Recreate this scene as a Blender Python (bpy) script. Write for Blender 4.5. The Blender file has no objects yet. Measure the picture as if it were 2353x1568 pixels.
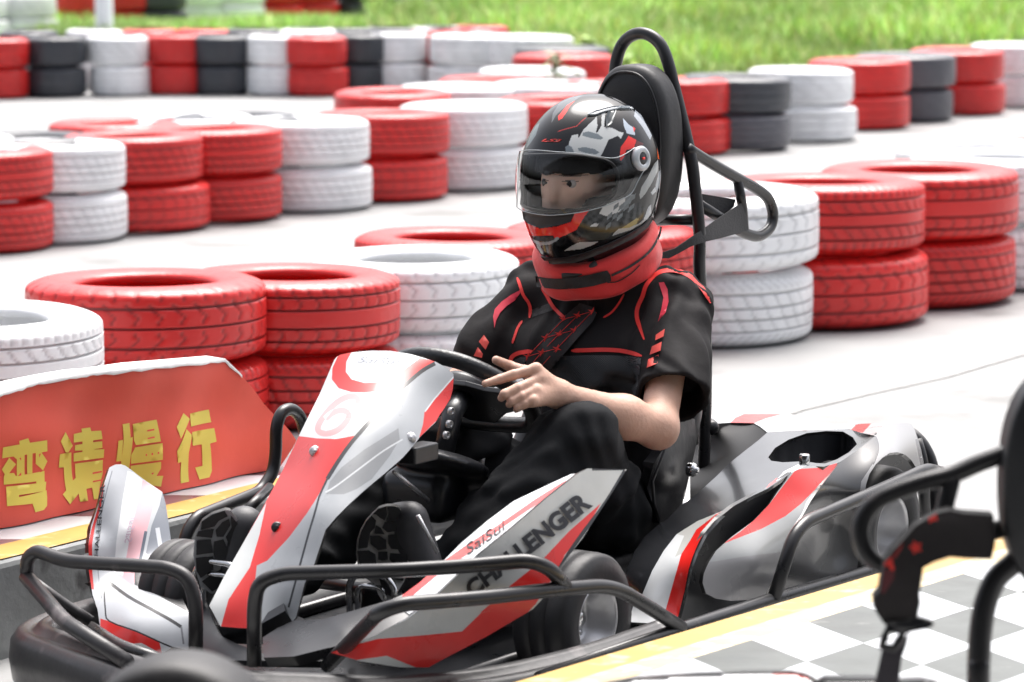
import bpy, bmesh, math, random
import numpy as np
from mathutils import Vector, Matrix
from mathutils.geometry import delaunay_2d_cdt
R_ = math.radians
sc = bpy.context.scene
C = sc.collection
random.seed(7); rng = np.random.default_rng(7)

# ---------------------------------------------------------------- camera, sky, sun, exposure
LENS_PX = 8000.0; CX, CY = 1176.5, 784.0; CAMH = 1.55
PITCH = math.atan(1084/8000)
cam_d = bpy.data.cameras.new('camera'); cam = bpy.data.objects.new('camera', cam_d); C.objects.link(cam)
cam.location = (0, 0, CAMH); cam.rotation_euler = (math.pi/2 - PITCH, 0, 0)
cam_d.sensor_width = 36; cam_d.lens = LENS_PX/2353*36
cam_d.clip_start = .1; cam_d.clip_end = 500
cam_d.dof.use_dof = True; cam_d.dof.focus_distance = 7.25; cam_d.dof.aperture_fstop = 5.8
sc.camera = cam
SUN_EL, SUN_AZ = 64, 15      # azimuth measured from +Y towards +X
w = bpy.data.worlds.new('World'); sc.world = w; w.use_nodes = True
nt = w.node_tree; bg = nt.nodes['Background']
sky = nt.nodes.new('ShaderNodeTexSky'); sky.sky_type = 'NISHITA'; sky.sun_disc = False
sky.sun_elevation = R_(SUN_EL); sky.sun_rotation = R_(SUN_AZ)
sky.dust_density = 8; sky.air_density = .7; sky.ozone_density = 1.0
hs = nt.nodes.new('ShaderNodeHueSaturation'); hs.inputs['Saturation'].default_value = .45
nt.links.new(sky.outputs[0], hs.inputs['Color']); nt.links.new(hs.outputs[0], bg.inputs[0]); bg.inputs[1].default_value = .15
sl = bpy.data.lights.new('sun', 'SUN'); sl.energy = 1.15; sl.angle = R_(40); sl.color = (1, .985, .965)
sun = bpy.data.objects.new('sun', sl); C.objects.link(sun)
sd = Vector((math.sin(R_(SUN_AZ))*math.cos(R_(SUN_EL)), math.cos(R_(SUN_AZ))*math.cos(R_(SUN_EL)), math.sin(R_(SUN_EL))))
sun.rotation_euler = sd.to_track_quat('Z', 'Y').to_euler()
vs = sc.view_settings
vs.view_transform = 'Standard'; vs.look = 'None'; vs.exposure = 1.14; vs.gamma = 1; vs.use_curve_mapping = False

# ---------------------------------------------------------------- geometry of the view: pixel <-> place
cp, sp = math.cos(PITCH), math.sin(PITCH)
def ray(px, py):
    X = (px-CX)/LENS_PX; Y = -(py-CY)/LENS_PX
    return Vector((X, cp+Y*sp, Y*cp-sp))
CAMP = Vector((0, 0, CAMH))
def at_z(px, py, z=0):
    d = ray(px, py); return CAMP + d*((z-CAMH)/d.z)
def at_y(px, py, y):
    d = ray(px, py); return CAMP + d*(y/d.y)
def at_D(px, py, D): return CAMP + ray(px, py)*D
KO = Vector((-.253, 6.775, 0)); KT = R_(56.7)          # kart: middle of the front axle, heading
kf = Vector((-math.cos(KT), -math.sin(KT), 0)); kl = Vector((math.sin(KT), -math.cos(KT), 0))
KYAW = math.atan2(kf.y, kf.x)
def k2w(a): return KO + kf*a[0] + kl*a[1] + Vector((0, 0, a[2]))
def w2k(p):
    d = Vector(p)-KO; return Vector((d.dot(kf), d.dot(kl), p[2]))
def K(px, py, x=None, y=None, z=None):
    """kart-space point seen at a photo position, on the plane x, y or z = value"""
    a = w2k(CAMP); b = w2k(CAMP+ray(px, py)); e = b-a
    i, v = (0, x) if x is not None else (1, y) if y is not None else (2, z)
    return a + e*((v-a[i])/e[i])
def project(P):
    """world points (n,3) -> photo px, depth"""
    P = np.asarray(P, float); z = P[:, 2]-CAMH
    D = P[:, 1]*cp - z*sp; Y = P[:, 1]*sp + z*cp
    return np.stack([CX+P[:, 0]/D*LENS_PX, CY-Y/D*LENS_PX], 1), D

# ---------------------------------------------------------------- tags, objects
def tag(o, label=None, cat=None, group=None, kind=None):
    if label: o['label'] = label
    if cat: o['category'] = cat
    if group: o['group'] = group
    if kind: o['kind'] = kind
    return o
def empty(name, loc=(0, 0, 0), rz=0, **k):
    o = bpy.data.objects.new(name, None); C.objects.link(o); o.location = loc; o.rotation_euler = (0, 0, rz)
    o.empty_display_size = .1
    return tag(o, **k)
def link(name, me, parent=None, mat=None):
    if mat is not None:
        for m in (mat if isinstance(mat, (list, tuple)) else [mat]): me.materials.append(m)
    o = bpy.data.objects.new(name, me); C.objects.link(o)
    if parent: o.parent = parent
    return o
def mesh(name, V, F, mat=None, parent=None, smooth=True, mi=None, col=None):
    me = bpy.data.meshes.new(name)
    me.from_pydata([tuple(map(float, v)) for v in V], [], [tuple(int(i) for i in f) for f in F])
    if smooth: me.polygons.foreach_set('use_smooth', [True]*len(me.polygons))
    if mi is not None:
        me.polygons.foreach_set('material_index', list(mi))
    if col is not None: setcol(me, col)
    me.update()
    return link(name, me, parent, mat)
def setcol(me, col):
    a = me.color_attributes.new('paint', 'FLOAT_COLOR', 'POINT')
    c = np.ones((len(me.vertices), 4), np.float32); c[:, :3] = col
    a.data.foreach_set('color', c.ravel())
class MB:
    def __init__(s): s.V = []; s.F = []; s.M = []
    def add(s, V, F, m=0):
        n = len(s.V); s.V += [tuple(v) for v in V]; s.F += [tuple(i+n for i in f) for f in F]; s.M += [m]*len(F)
    def build(s, name, mat, parent=None, smooth=True):
        return mesh(name, s.V, s.F, mat, parent, smooth, s.M)

def box_vf(lo, hi):
    x0, y0, z0 = lo; x1, y1, z1 = hi
    V = [(x0, y0, z0), (x1, y0, z0), (x1, y1, z0), (x0, y1, z0), (x0, y0, z1), (x1, y0, z1), (x1, y1, z1), (x0, y1, z1)]
    return V, [(0, 3, 2, 1), (4, 5, 6, 7), (0, 1, 5, 4), (1, 2, 6, 5), (2, 3, 7, 6), (3, 0, 4, 7)]
def bevel(o, w_, seg=3, ang=35):
    m = o.modifiers.new('bevel', 'BEVEL'); m.width = w_; m.segments = seg; m.limit_method = 'ANGLE'; m.angle_limit = R_(ang)
    return o
def smoothpath(P, rad=.05, n=7, closed=False):
    """rounded corners of a polyline"""
    P = [Vector(p) for p in P]; out = []; N = len(P)
    for i in range(N):
        if not closed and i in (0, N-1): out.append(P[i]); continue
        a, b, c = P[i-1], P[i], P[(i+1) % N]
        r = rad[i] if isinstance(rad, (list, tuple)) else rad
        r = min(r, (a-b).length*.48, (c-b).length*.48)
        p0 = b+(a-b).normalized()*r; p1 = b+(c-b).normalized()*r
        for k in range(n+1):
            t = k/n; out.append(p0*(1-t)**2+b*2*t*(1-t)+p1*t*t)
    return out
def sweep(P, r, seg=14, closed=False, rfun=None, cap=True):
    P = [Vector(p) for p in P]; Q = [P[0]]
    for p in P[1:]:
        if (p-Q[-1]).length > 1e-5: Q.append(p)
    P = Q; n = len(P); V = []; F = []
    T = []
    for i in range(n):
        a = P[i-1] if (i > 0 or closed) else P[i]; b = P[(i+1) % n] if (i < n-1 or closed) else P[i]
        T.append((b-a).normalized())
    u = T[0].orthogonal().normalized()
    for i in range(n):
        u = (u-T[i]*u.dot(T[i])).normalized(); v = T[i].cross(u)
        rr = rfun(i/(n-1)) if rfun else r
        for k in range(seg):
            a = 2*math.pi*k/seg
            V.append(P[i]+(u*math.cos(a)+v*math.sin(a))*rr)
    for i in range(n if closed else n-1):
        for k in range(seg):
            j = (i+1) % n
            F.append((i*seg+k, i*seg+(k+1) % seg, j*seg+(k+1) % seg, j*seg+k))
    if not closed and cap:
        F.append(tuple(range(seg-1, -1, -1))); F.append(tuple((n-1)*seg+k for k in range(seg)))
    return V, F
def tube(name, P, r, mat, parent=None, rad=.05, closed=False, seg=14, rfun=None):
    V, F = sweep(smoothpath(P, rad, 7, closed), r, seg, closed, rfun)
    return mesh(name, V, F, mat, parent)
def tubes(name, L, mat, parent=None):
    b = MB()
    for P, r, rad in L:
        V, F = sweep(smoothpath(P, rad), r); b.add(V, F)
    return b.build(name, mat, parent)
def spline(P, n=8, closed=False):
    P = [Vector(p) for p in P]; out = []; N = len(P)
    for i in range(N if closed else N-1):
        p = [P[(i+k) % N] if closed else P[min(max(i+k, 0), N-1)] for k in (-1, 0, 1, 2)]
        for j in range(n):
            t = j/n; out.append(.5*((2*p[1])+(p[2]-p[0])*t+(2*p[0]-5*p[1]+4*p[2]-p[3])*t*t+(3*p[1]-p[0]-3*p[2]+p[3])*t**3))
    if not closed: out.append(P[-1])
    return out
def lathe_vf(prof, seg=32, axis='Z', closed=False):
    V = []; F = []; n = len(prof)
    for k in range(seg):
        a = 2*math.pi*k/seg; c, s = math.cos(a), math.sin(a)
        for r, h in prof:
            V.append({'Z': (r*c, r*s, h), 'Y': (r*c, h, r*s), 'X': (h, r*c, r*s)}[axis])
    m = n if closed else n-1
    for k in range(seg):
        k2 = (k+1) % seg
        for i in range(m):
            j = (i+1) % n
            F.append((k*n+i, k2*n+i, k2*n+j, k*n+j) if axis != 'Y' else (k*n+j, k2*n+j, k2*n+i, k*n+i))
    return V, F
def moved(VF, off, rot=None):
    V, F = VF; M = rot or Matrix.Identity(3)
    return [M @ Vector(v)+Vector(off) for v in V], F

# ---------------------------------------------------------------- photo-traced outlines given depth and thickness
def inpoly(P, poly):
    poly = np.asarray(poly, float); x, y = P[:, 0], P[:, 1]; ins = np.zeros(len(P), bool); n = len(poly)
    j = n-1
    for i in range(n):
        xi, yi = poly[i]; xj, yj = poly[j]
        c = ((yi > y) != (yj > y)) & (x < (xj-xi)*(y-yi)/((yj-yi) if yj != yi else 1e-9)+xi)
        ins ^= c; j = i
    return ins
def distline(P, line):
    line = np.asarray(line, float); d = np.full(len(P), 1e9)
    for a, b in zip(line[:-1], line[1:]):
        ab = b-a; t = np.clip(((P-a) @ ab)/max(ab @ ab, 1e-9), 0, 1)
        d = np.minimum(d, np.linalg.norm(P-(a+t[:, None]*ab), axis=1))
    return d
def sm2(L, n=6, closed=True):
    return [(p.x, p.y) for p in spline([(a, b, 0) for a, b in L], n, closed)]
def tps(C_, val):
    C_ = np.asarray(C_, float); n = len(C_)
    def U(r2): return np.where(r2 > 0, r2*np.log(np.maximum(r2, 1e-9)), 0)
    d2 = ((C_[:, None]-C_[None])**2).sum(-1)
    A = np.zeros((n+3, n+3)); A[:n, :n] = U(d2)+np.eye(n)*1e-3; A[:n, n] = 1; A[:n, n+1:] = C_; A[n, :n] = 1; A[n+1:, :n] = C_.T
    s = np.linalg.solve(A, np.concatenate([val, [0, 0, 0]]))
    return lambda P: U(((P[:, None]-C_[None])**2).sum(-1)) @ s[:n]+s[n]+P @ s[n+1:]
def depthfn(ctrl):
    """ctrl: (px,py,'x'|'y'|'z',value) in kart space"""
    C_ = []; v = []
    for px, py, ax, val in ctrl:
        p = K(px, py, **{ax: val}); q, D = project([k2w(p)]); C_.append((px/1000, py/1000)); v.append(D[0])
    f = tps(C_, np.array(v))
    return lambda P: f(np.asarray(P, float)/1000)
def dense(poly, step):
    out = []
    for a, b in zip(poly, poly[1:]+poly[:1]):
        n = max(1, int(math.hypot(b[0]-a[0], b[1]-a[1])/step))
        for k in range(n): out.append((a[0]+(b[0]-a[0])*k/n, a[1]+(b[1]-a[1])*k/n))
    return out
def ribbonpoly(line, hw):
    P = [np.array(p, float) for p in line]; Lf = []; Rt = []
    for i, p in enumerate(P):
        a = P[max(i-1, 0)]; b = P[min(i+1, len(P)-1)]; t = (b-a)/(np.linalg.norm(b-a)+1e-9); n = np.array([-t[1], t[0]])
        h = hw(i/(len(P)-1)) if callable(hw) else hw
        Lf.append(tuple(p+n*h)); Rt.append(tuple(p-n*h))
    return Lf+Rt[::-1]
def cdt(outline, holes, step, extra=()):
    rings = [dense(list(outline), step)]+[dense(list(h), step) for h in holes]
    pts = []; edges = []
    for r in rings:
        n = len(pts); pts += r; edges += [(n+i, n+(i+1) % len(r)) for i in range(len(r))]
    xs = [p[0] for p in rings[0]]; ys = [p[1] for p in rings[0]]
    gx, gy = np.meshgrid(np.arange(min(xs), max(xs), step), np.arange(min(ys), max(ys), step*.87))
    gx[1::2] += step/2
    G = np.stack([gx.ravel(), gy.ravel()], 1)
    ok = inpoly(G, rings[0])
    for h in rings[1:]: ok &= ~inpoly(G, h)
    for r in rings: ok &= distline(G, r+r[:1]) > step*.45
    allp = pts+[tuple(g) for g in G[ok]]
    for r in extra:
        r = dense(list(r), step*1.5); n = len(allp); allp = allp+[tuple(map(float, q)) for q in r]; edges = edges+[(n+i, n+(i+1) % len(r)) for i in range(len(r))]
    v, e, f, *_ = delaunay_2d_cdt([Vector(p) for p in allp], edges, [], 0, 1e-4)
    V = np.array([(p.x, p.y) for p in v]); F = []
    cen = np.array([V[list(t)].mean(0) for t in f])
    ok = inpoly(cen, rings[0])
    for h in rings[1:]: ok &= ~inpoly(cen, h)
    return V, [tuple(t) for t, k in zip(f, ok) if k]
def paintcols(px, base, ops):
    col = np.tile(np.asarray(base, float)[:3], (len(px), 1))
    for op in ops:
        kind, geo, c = op[0], op[1], op[2]
        if kind == 'poly': m = inpoly(px, geo)
        else: m = distline(px, geo) < op[3]
        col[m] = c[:3]
    return col
def panel(name, outline, ctrl, mat, parent, thick=.008, holes=(), step=6, base=(.6, .6, .6), ops=(), space='kart', back=None):
    step = max(step, 4.5)
    ops = [op if op[0] == 'poly' else ('poly', ribbonpoly(sm2(op[1], 3, False) if len(op[1]) > 3 else op[1], op[3]), op[2]) for op in ops]
    P2, F = cdt(outline, holes, step, [op[1] for op in ops])
    fc_ = paintcols(P2[np.array(F)].mean(1), base, ops)
    D = depthfn(ctrl)(P2)
    W = np.array([CAMP+ray(*p)*d for p, d in zip(P2, D)])
    L = np.array([w2k(q) for q in W]) if space == 'kart' else W
    # vertex normals
    Ft = np.array(F); n = np.cross(L[Ft[:, 1]]-L[Ft[:, 0]], L[Ft[:, 2]]-L[Ft[:, 0]])
    camk = np.array(w2k(CAMP) if space == 'kart' else CAMP)
    cen = L[Ft].mean(1); flip = ((camk-cen)*n).sum(1) < 0
    Ft[flip] = Ft[flip][:, ::-1]; n[flip] *= -1
    N = np.zeros_like(L)
    for k in range(3): np.add.at(N, Ft[:, k], n)
    N /= np.linalg.norm(N, axis=1)[:, None]+1e-12
    off = -N*thick if back is None else np.tile(np.array(back), (len(L), 1))
    nv = len(L); V = np.vstack([L, L+off]); FF = [tuple(t) for t in Ft]+[tuple(t[::-1]+nv) for t in Ft]
    cnt = {}
    for t in Ft:
        for a, b in ((t[0], t[1]), (t[1], t[2]), (t[2], t[0])): cnt[(a, b)] = 1
    for (a, b) in list(cnt):
        if (b, a) not in cnt: FF.append((b, a, a+nv, b+nv))
    o = mesh(name, V, FF, mat, parent, True)
    cc = [tuple(c)+(1,) for c in fc_]+[(.02, .02, .02, 1)]*(len(FF)-len(fc_))
    at_ = o.data.color_attributes.new('paint', 'FLOAT_COLOR', 'CORNER')
    buf = np.repeat(np.array(cc, np.float32), [len(t) for t in FF], axis=0); at_.data.foreach_set('color', buf.ravel())
    m = o.modifiers.new('es', 'EDGE_SPLIT'); m.split_angle = R_(40)
    return o

# ---------------------------------------------------------------- implicit surfaces (surface nets)
def iso(sdf, lo, hi, h):
    lo = np.array(lo, float); hi = np.array(hi, float)
    ax = [np.arange(lo[i], hi[i]+h, h, dtype=np.float32) for i in range(3)]
    X, Y, Z = np.meshgrid(*ax, indexing='ij', sparse=True)
    v = sdf(X, Y, Z).astype(np.float32); ins = v < 0
    s = v.shape; cc = np.zeros(tuple(k-1 for k in s), np.int8)
    for dx in (0, 1):
        for dy in (0, 1):
            for dz in (0, 1): cc += ins[dx:s[0]-1+dx, dy:s[1]-1+dy, dz:s[2]-1+dz]
    I = np.argwhere((cc > 0) & (cc < 8)); idx = -np.ones(cc.shape, np.int32); idx[tuple(I.T)] = np.arange(len(I))
    acc = np.zeros((len(I), 3)); cnt = np.zeros(len(I))
    for a in range(3):
        o = [b for b in range(3) if b != a]
        for p in (0, 1):
            for q in (0, 1):
                d0 = np.zeros(3, int); d0[o[0]] = p; d0[o[1]] = q; d1 = d0.copy(); d1[a] = 1
                v0 = v[tuple((I+d0).T)]; v1 = v[tuple((I+d1).T)]
                m = (v0 < 0) != (v1 < 0); t = np.where(m, v0/np.where(m, v0-v1, 1), 0)
                pt = (I+d0).astype(float); pt[:, a] += t
                acc[m] += pt[m]; cnt[m] += 1
    V = lo+acc/cnt[:, None]*h; F = []
    for a in range(3):
        o = [b for b in range(3) if b != a]
        sl0 = [slice(1, -1)]*3; sl0[a] = slice(0, -1); sl1 = [slice(1, -1)]*3; sl1[a] = slice(1, None)
        A = ins[tuple(sl0)]; B = ins[tuple(sl1)]
        E = np.argwhere(A != B); flip = A[tuple(E.T)]
        E = E+np.array([1 if b != a else 0 for b in range(3)])
        def at(p, q):
            J = E.copy(); J[:, o[0]] -= p; J[:, o[1]] -= q; return idx[tuple(J.T)]
        Q = np.stack([at(0, 0), at(1, 0), at(1, 1), at(0, 1)], 1)
        if a == 1: flip = ~flip
        Q[~flip] = Q[~flip][:, ::-1]
        F.append(Q)
    return V, np.vstack(F)
def cone(a, b, ra, rb, sq=None):
    a = np.array(a, float); b = np.array(b, float); ab = b-a; L2 = ab @ ab
    def f(X, Y, Z):
        t = np.clip(((X-a[0])*ab[0]+(Y-a[1])*ab[1]+(Z-a[2])*ab[2])/L2, 0, 1)
        return np.sqrt((X-a[0]-t*ab[0])**2+(Y-a[1]-t*ab[1])**2+(Z-a[2]-t*ab[2])**2)-(ra+(rb-ra)*t)
    return f
def ell(c, r, M=None):
    c = np.array(c, float); r = np.array(r, float)
    def f(X, Y, Z):
        x, y, z = X-c[0], Y-c[1], Z-c[2]
        if M is not None: x, y, z = (M[i][0]*x+M[i][1]*y+M[i][2]*z for i in range(3))
        k = np.sqrt((x/r[0])**2+(y/r[1])**2+(z/r[2])**2)
        return (k-1)*r.min()
    return f
def rbox(c, hs, rr, M=None):
    c = np.array(c, float)
    def f(X, Y, Z):
        x, y, z = X-c[0], Y-c[1], Z-c[2]
        if M is not None: x, y, z = (M[i][0]*x+M[i][1]*y+M[i][2]*z for i in range(3))
        qx, qy, qz = abs(x)-hs[0]+rr, abs(y)-hs[1]+rr, abs(z)-hs[2]+rr
        return np.sqrt(np.maximum(qx, 0)**2+np.maximum(qy, 0)**2+np.maximum(qz, 0)**2)+np.minimum(np.maximum(qx, np.maximum(qy, qz)), 0)-rr
    return f
def smin(a, b, k):
    h = np.clip(.5+.5*(b-a)/k, 0, 1); return b+(a-b)*h-k*h*(1-h)
def union(fs, k):
    def f(X, Y, Z):
        v = None
        for g in fs:
            kk = k
            if isinstance(g, tuple): g, kk = g
            u = g(X, Y, Z); v = u if v is None else smin(v, u, kk)
        return v
    return f

# ---------------------------------------------------------------- materials
def mat(name, col=(.5, .5, .5), rough=.5, metal=0, coat=0, nscale=0, namt=.15, bump=0, bscale=80, paint=False, rvar=0, alpha=1, spec=.5, sheen=0, dark=None, dscale=6, dthr=.55):
    m = bpy.data.materials.new(name); m.use_nodes = True; n = m.node_tree; b = n.nodes['Principled BSDF']; L = n.links
    b.inputs['Base Color'].default_value = (*col, 1); b.inputs['Roughness'].default_value = rough; b.inputs['Metallic'].default_value = metal
    b.inputs['Coat Weight'].default_value = coat; b.inputs['Coat Roughness'].default_value = .08; b.inputs['Specular IOR Level'].default_value = spec
    b.inputs['Sheen Weight'].default_value = sheen
    tc = n.nodes.new('ShaderNodeTexCoord'); src = None
    def noise(s, det=4):
        t = n.nodes.new('ShaderNodeTexNoise'); t.inputs['Scale'].default_value = s; t.inputs['Detail'].default_value = det
        L.new(tc.outputs['Object'], t.inputs['Vector']); return t
    if paint:
        a = n.nodes.new('ShaderNodeAttribute'); a.attribute_name = 'paint'; src = a.outputs['Color']
    else:
        r = n.nodes.new('ShaderNodeRGB'); r.outputs[0].default_value = (*col, 1); src = r.outputs[0]
    if nscale:
        t = noise(nscale); mr = n.nodes.new('ShaderNodeMapRange'); mr.inputs[1].default_value = .25; mr.inputs[2].default_value = .75
        mr.inputs[3].default_value = 1-namt; mr.inputs[4].default_value = 1+namt; L.new(t.outputs['Fac'], mr.inputs[0])
        mx = n.nodes.new('ShaderNodeVectorMath'); mx.operation = 'SCALE'; L.new(src, mx.inputs[0]); L.new(mr.outputs[0], mx.inputs['Scale']); src = mx.outputs[0]
    if dark is not None:
        t = noise(dscale, 8); mr = n.nodes.new('ShaderNodeMapRange'); mr.inputs[1].default_value = dthr; mr.inputs[2].default_value = dthr+.12
        L.new(t.outputs['Fac'], mr.inputs[0]); mx = n.nodes.new('ShaderNodeMix'); mx.data_type = 'RGBA'
        L.new(mr.outputs[0], mx.inputs[0]); L.new(src, mx.inputs[6]); mx.inputs[7].default_value = (*dark, 1); src = mx.outputs[2]
    L.new(src, b.inputs['Base Color'])
    if rvar:
        t = noise(14); mr = n.nodes.new('ShaderNodeMapRange'); mr.inputs[3].default_value = max(rough-rvar, .02); mr.inputs[4].default_value = rough+rvar
        L.new(t.outputs['Fac'], mr.inputs[0]); L.new(mr.outputs[0], b.inputs['Roughness'])
    if bump:
        t = noise(bscale, 6); bp = n.nodes.new('ShaderNodeBump'); bp.inputs['Strength'].default_value = bump; bp.inputs['Distance'].default_value = .004
        L.new(t.outputs['Fac'], bp.inputs['Height']); L.new(bp.outputs[0], b.inputs['Normal'])
    if alpha < 1: b.inputs['Alpha'].default_value = alpha
    return m
RED = (.62, .022, .02); WHITE = (.8, .8, .8); BLK = (.012, .012, .014); SILV = (.36, .37, .38)
M = dict(
 concrete=mat('concrete', (.315, .317, .315), .85, nscale=1.6, namt=.12, bump=.45, bscale=60, dark=(.22, .22, .215), dscale=2.0, dthr=.57),
 wall=mat('kerb concrete', (.27, .28, .28), .9, nscale=9, namt=.22, bump=.5, bscale=50, dark=(.12, .12, .12), dscale=11, dthr=.6),
 tile_w=mat('white tile paint', (.50, .52, .54), .4, nscale=7, namt=.05, rvar=.1),
 tile_g=mat('grey tile paint', (.085, .095, .090), .45, nscale=9, namt=.25, rvar=.12, dark=(.16, .165, .16), dscale=14, dthr=.66),
 tile_m=mat('maroon tile paint', (.16, .10, .11), .3, nscale=9, namt=.25, rvar=.1),
 yellow=mat('yellow line paint', (.52, .32, .085), .45, nscale=12, namt=.12, dark=(.62, .50, .26), dscale=18, dthr=.57),
 paleyellow=mat('worn yellow line paint', (.50, .40, .23), .5, nscale=16, namt=.12, dark=(.62, .55, .40), dscale=22, dthr=.5),
 tyre_p=mat('tyre paint', (1, 1, 1), .34, paint=True, nscale=5, namt=.14, bump=.6, bscale=30, rvar=.16, dark=(.05, .045, .045), dscale=23, dthr=.70),
 rubber=mat('black rubber', (.018, .018, .02), .55, nscale=20, namt=.3, bump=.15, rvar=.12),
 tubeblk=mat('black powder coated tube', (.018, .018, .02), .3, nscale=8, namt=.3, rvar=.12, bump=.08, bscale=30, dark=(.07, .06, .06), dscale=13, dthr=.66),
 plastic=mat('black plastic', (.016, .017, .02), .3, nscale=7, namt=.3, rvar=.1, bump=.06, bscale=40),
 body=mat('glossy bodywork', (1, 1, 1), .3, paint=True, coat=.4, nscale=20, namt=.06, rvar=.1, dark=(.16, .16, .17), dscale=31, dthr=.715),
 chrome=mat('polished metal', (.7, .7, .7), .15, 1, rvar=.06),
 alu=mat('cast aluminium', (.62, .62, .63), .36, .75, rvar=.1, nscale=10, namt=.2),
 banner=mat('banner cloth', (.86, .12, .085), .6, nscale=5, namt=.08, bump=.5, bscale=7),
 byellow=mat('banner lettering', (.84, .72, .14), .6, nscale=6, namt=.08),
 bwhite=mat('banner board edge', (.75, .75, .75), .6, nscale=40, namt=.1),
)
# ---------------------------------------------------------------- setting
def sheet(name, pts, z, m, kind='structure'):
    o = mesh(name, [(p[0], p[1], z) for p in pts], [tuple(range(len(pts)))], m, smooth=False); return tag(o, kind=kind)
sheet('ground', [(-60, -8), (60, -8), (60, 90), (-60, 90)], 0, M['concrete'])
def prism(name, pts, z0, z1, m, kind=None):
    n = len(pts); V = [(p[0], p[1], z0) for p in pts]+[(p[0], p[1], z1) for p in pts]
    F = [tuple(range(n-1, -1, -1)), tuple(range(n, 2*n))]+[(i, (i+1) % n, (i+1) % n+n, i+n) for i in range(n)]
    o = mesh(name, V, F, m, smooth=False)
    return tag(o, kind=kind) if kind else o
PZ = .195
def island(edge0, u, v, length, width, t_u, t_v, skew, mats, bands, back):
    """raised island: kerb block, tile sheet, yellow edge. edge0 + u*s runs along the lane, v points away from it"""
    e0 = Vector((*edge0, 0)); u = Vector((*u, 0)).normalized(); v = Vector((*v, 0)).normalized()
    P = lambda s, t: e0+u*s+v*t
    q = [P(-back, 0), P(length, 0), P(length, width), P(-back, width)]
    if (q[1]-q[0]).cross(q[2]-q[1]).z < 0: q = q[::-1]
    blk = bevel(prism('raised_pavement', q, -.05, PZ, M['wall'], 'structure'), .012, 2)
    t = .004
    for nm, t0, t1, mm in bands:
        o = mesh(nm, [tuple(P(-back, t0)+Vector((0, 0, PZ+.003))), tuple(P(length, t0)+Vector((0, 0, PZ+.003))), tuple(P(length, t1)+Vector((0, 0, PZ+.003))), tuple(P(-back, t1)+Vector((0, 0, PZ+.003)))], [(0, 1, 2, 3)], mm, smooth=False); tag(o, kind='structure')
    T0 = bands[-1][2]; b = MB(); nu = int((length+back)/t_u)+1; nv = int((width-T0)/t_v)+1
    uv = u*t_u; vv = v*t_v+u*skew
    for i in range(nu):
        for j in range(nv):
            a = P(-back, T0)+uv*i+vv*j+Vector((0, 0, PZ+.003))
            s1 = min(1, (width-T0-j*t_v)/t_v)
            b.add([a, a+uv, a+uv+vv*s1, a+vv*s1], [(0, 1, 2, 3)], (i+j) % 2)
    tag(b.build('checkered_paving', mats, smooth=False), kind='structure')
# near island (bottom right)
island((.309, 6.117), (.61, .79), (.79, -.61), 2.6, .80, .184, .17, -.085, [M['tile_w'], M['tile_g']], [('yellow_line', .006, .075, M['yellow']), ('worn_yellow_line', .0755, .140, M['paleyellow'])], 2.2)
# far island (left) with its kerb wall
island((-1.009, 6.742), (.548, .836), (-.836, .548), 1.15, .62, .30, .16, -.1, [M['tile_w'], M['tile_m']], [('yellow_line', .015, .115, M['yellow'])], 1.6)
# thin painted line and joints on the concrete
def strip(name, pxs, wd, z, m):
    P = [at_z(*p, 0) for p in pxs]; b = MB()
    for a, c in zip(P, P[1:]):
        n = (c-a).cross(Vector((0, 0, 1))).normalized()*wd/2
        b.add([a-n+Vector((0, 0, z)), c-n+Vector((0, 0, z)), c+n+Vector((0, 0, z)), a+n+Vector((0, 0, z))], [(0, 1, 2, 3)])
    return tag(b.build(name, m, smooth=False), kind='structure')
M['crack'] = mat('concrete joint', (.30, .30, .29), .9, nscale=30, namt=.3)
M['whiteline'] = mat('white road paint', (.80, .80, .80), .6, nscale=20, namt=.06)
strip('pavement_joint', [(1640, 1010), (1850, 943), (2010, 905), (2180, 868), (2360, 815)], .010, .004, M['crack'])
0 and strip('painted_line', [(1990, 905), (2120, 845), (2240, 795), (2360, 752)], .10, .004, M['whiteline'])

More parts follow.
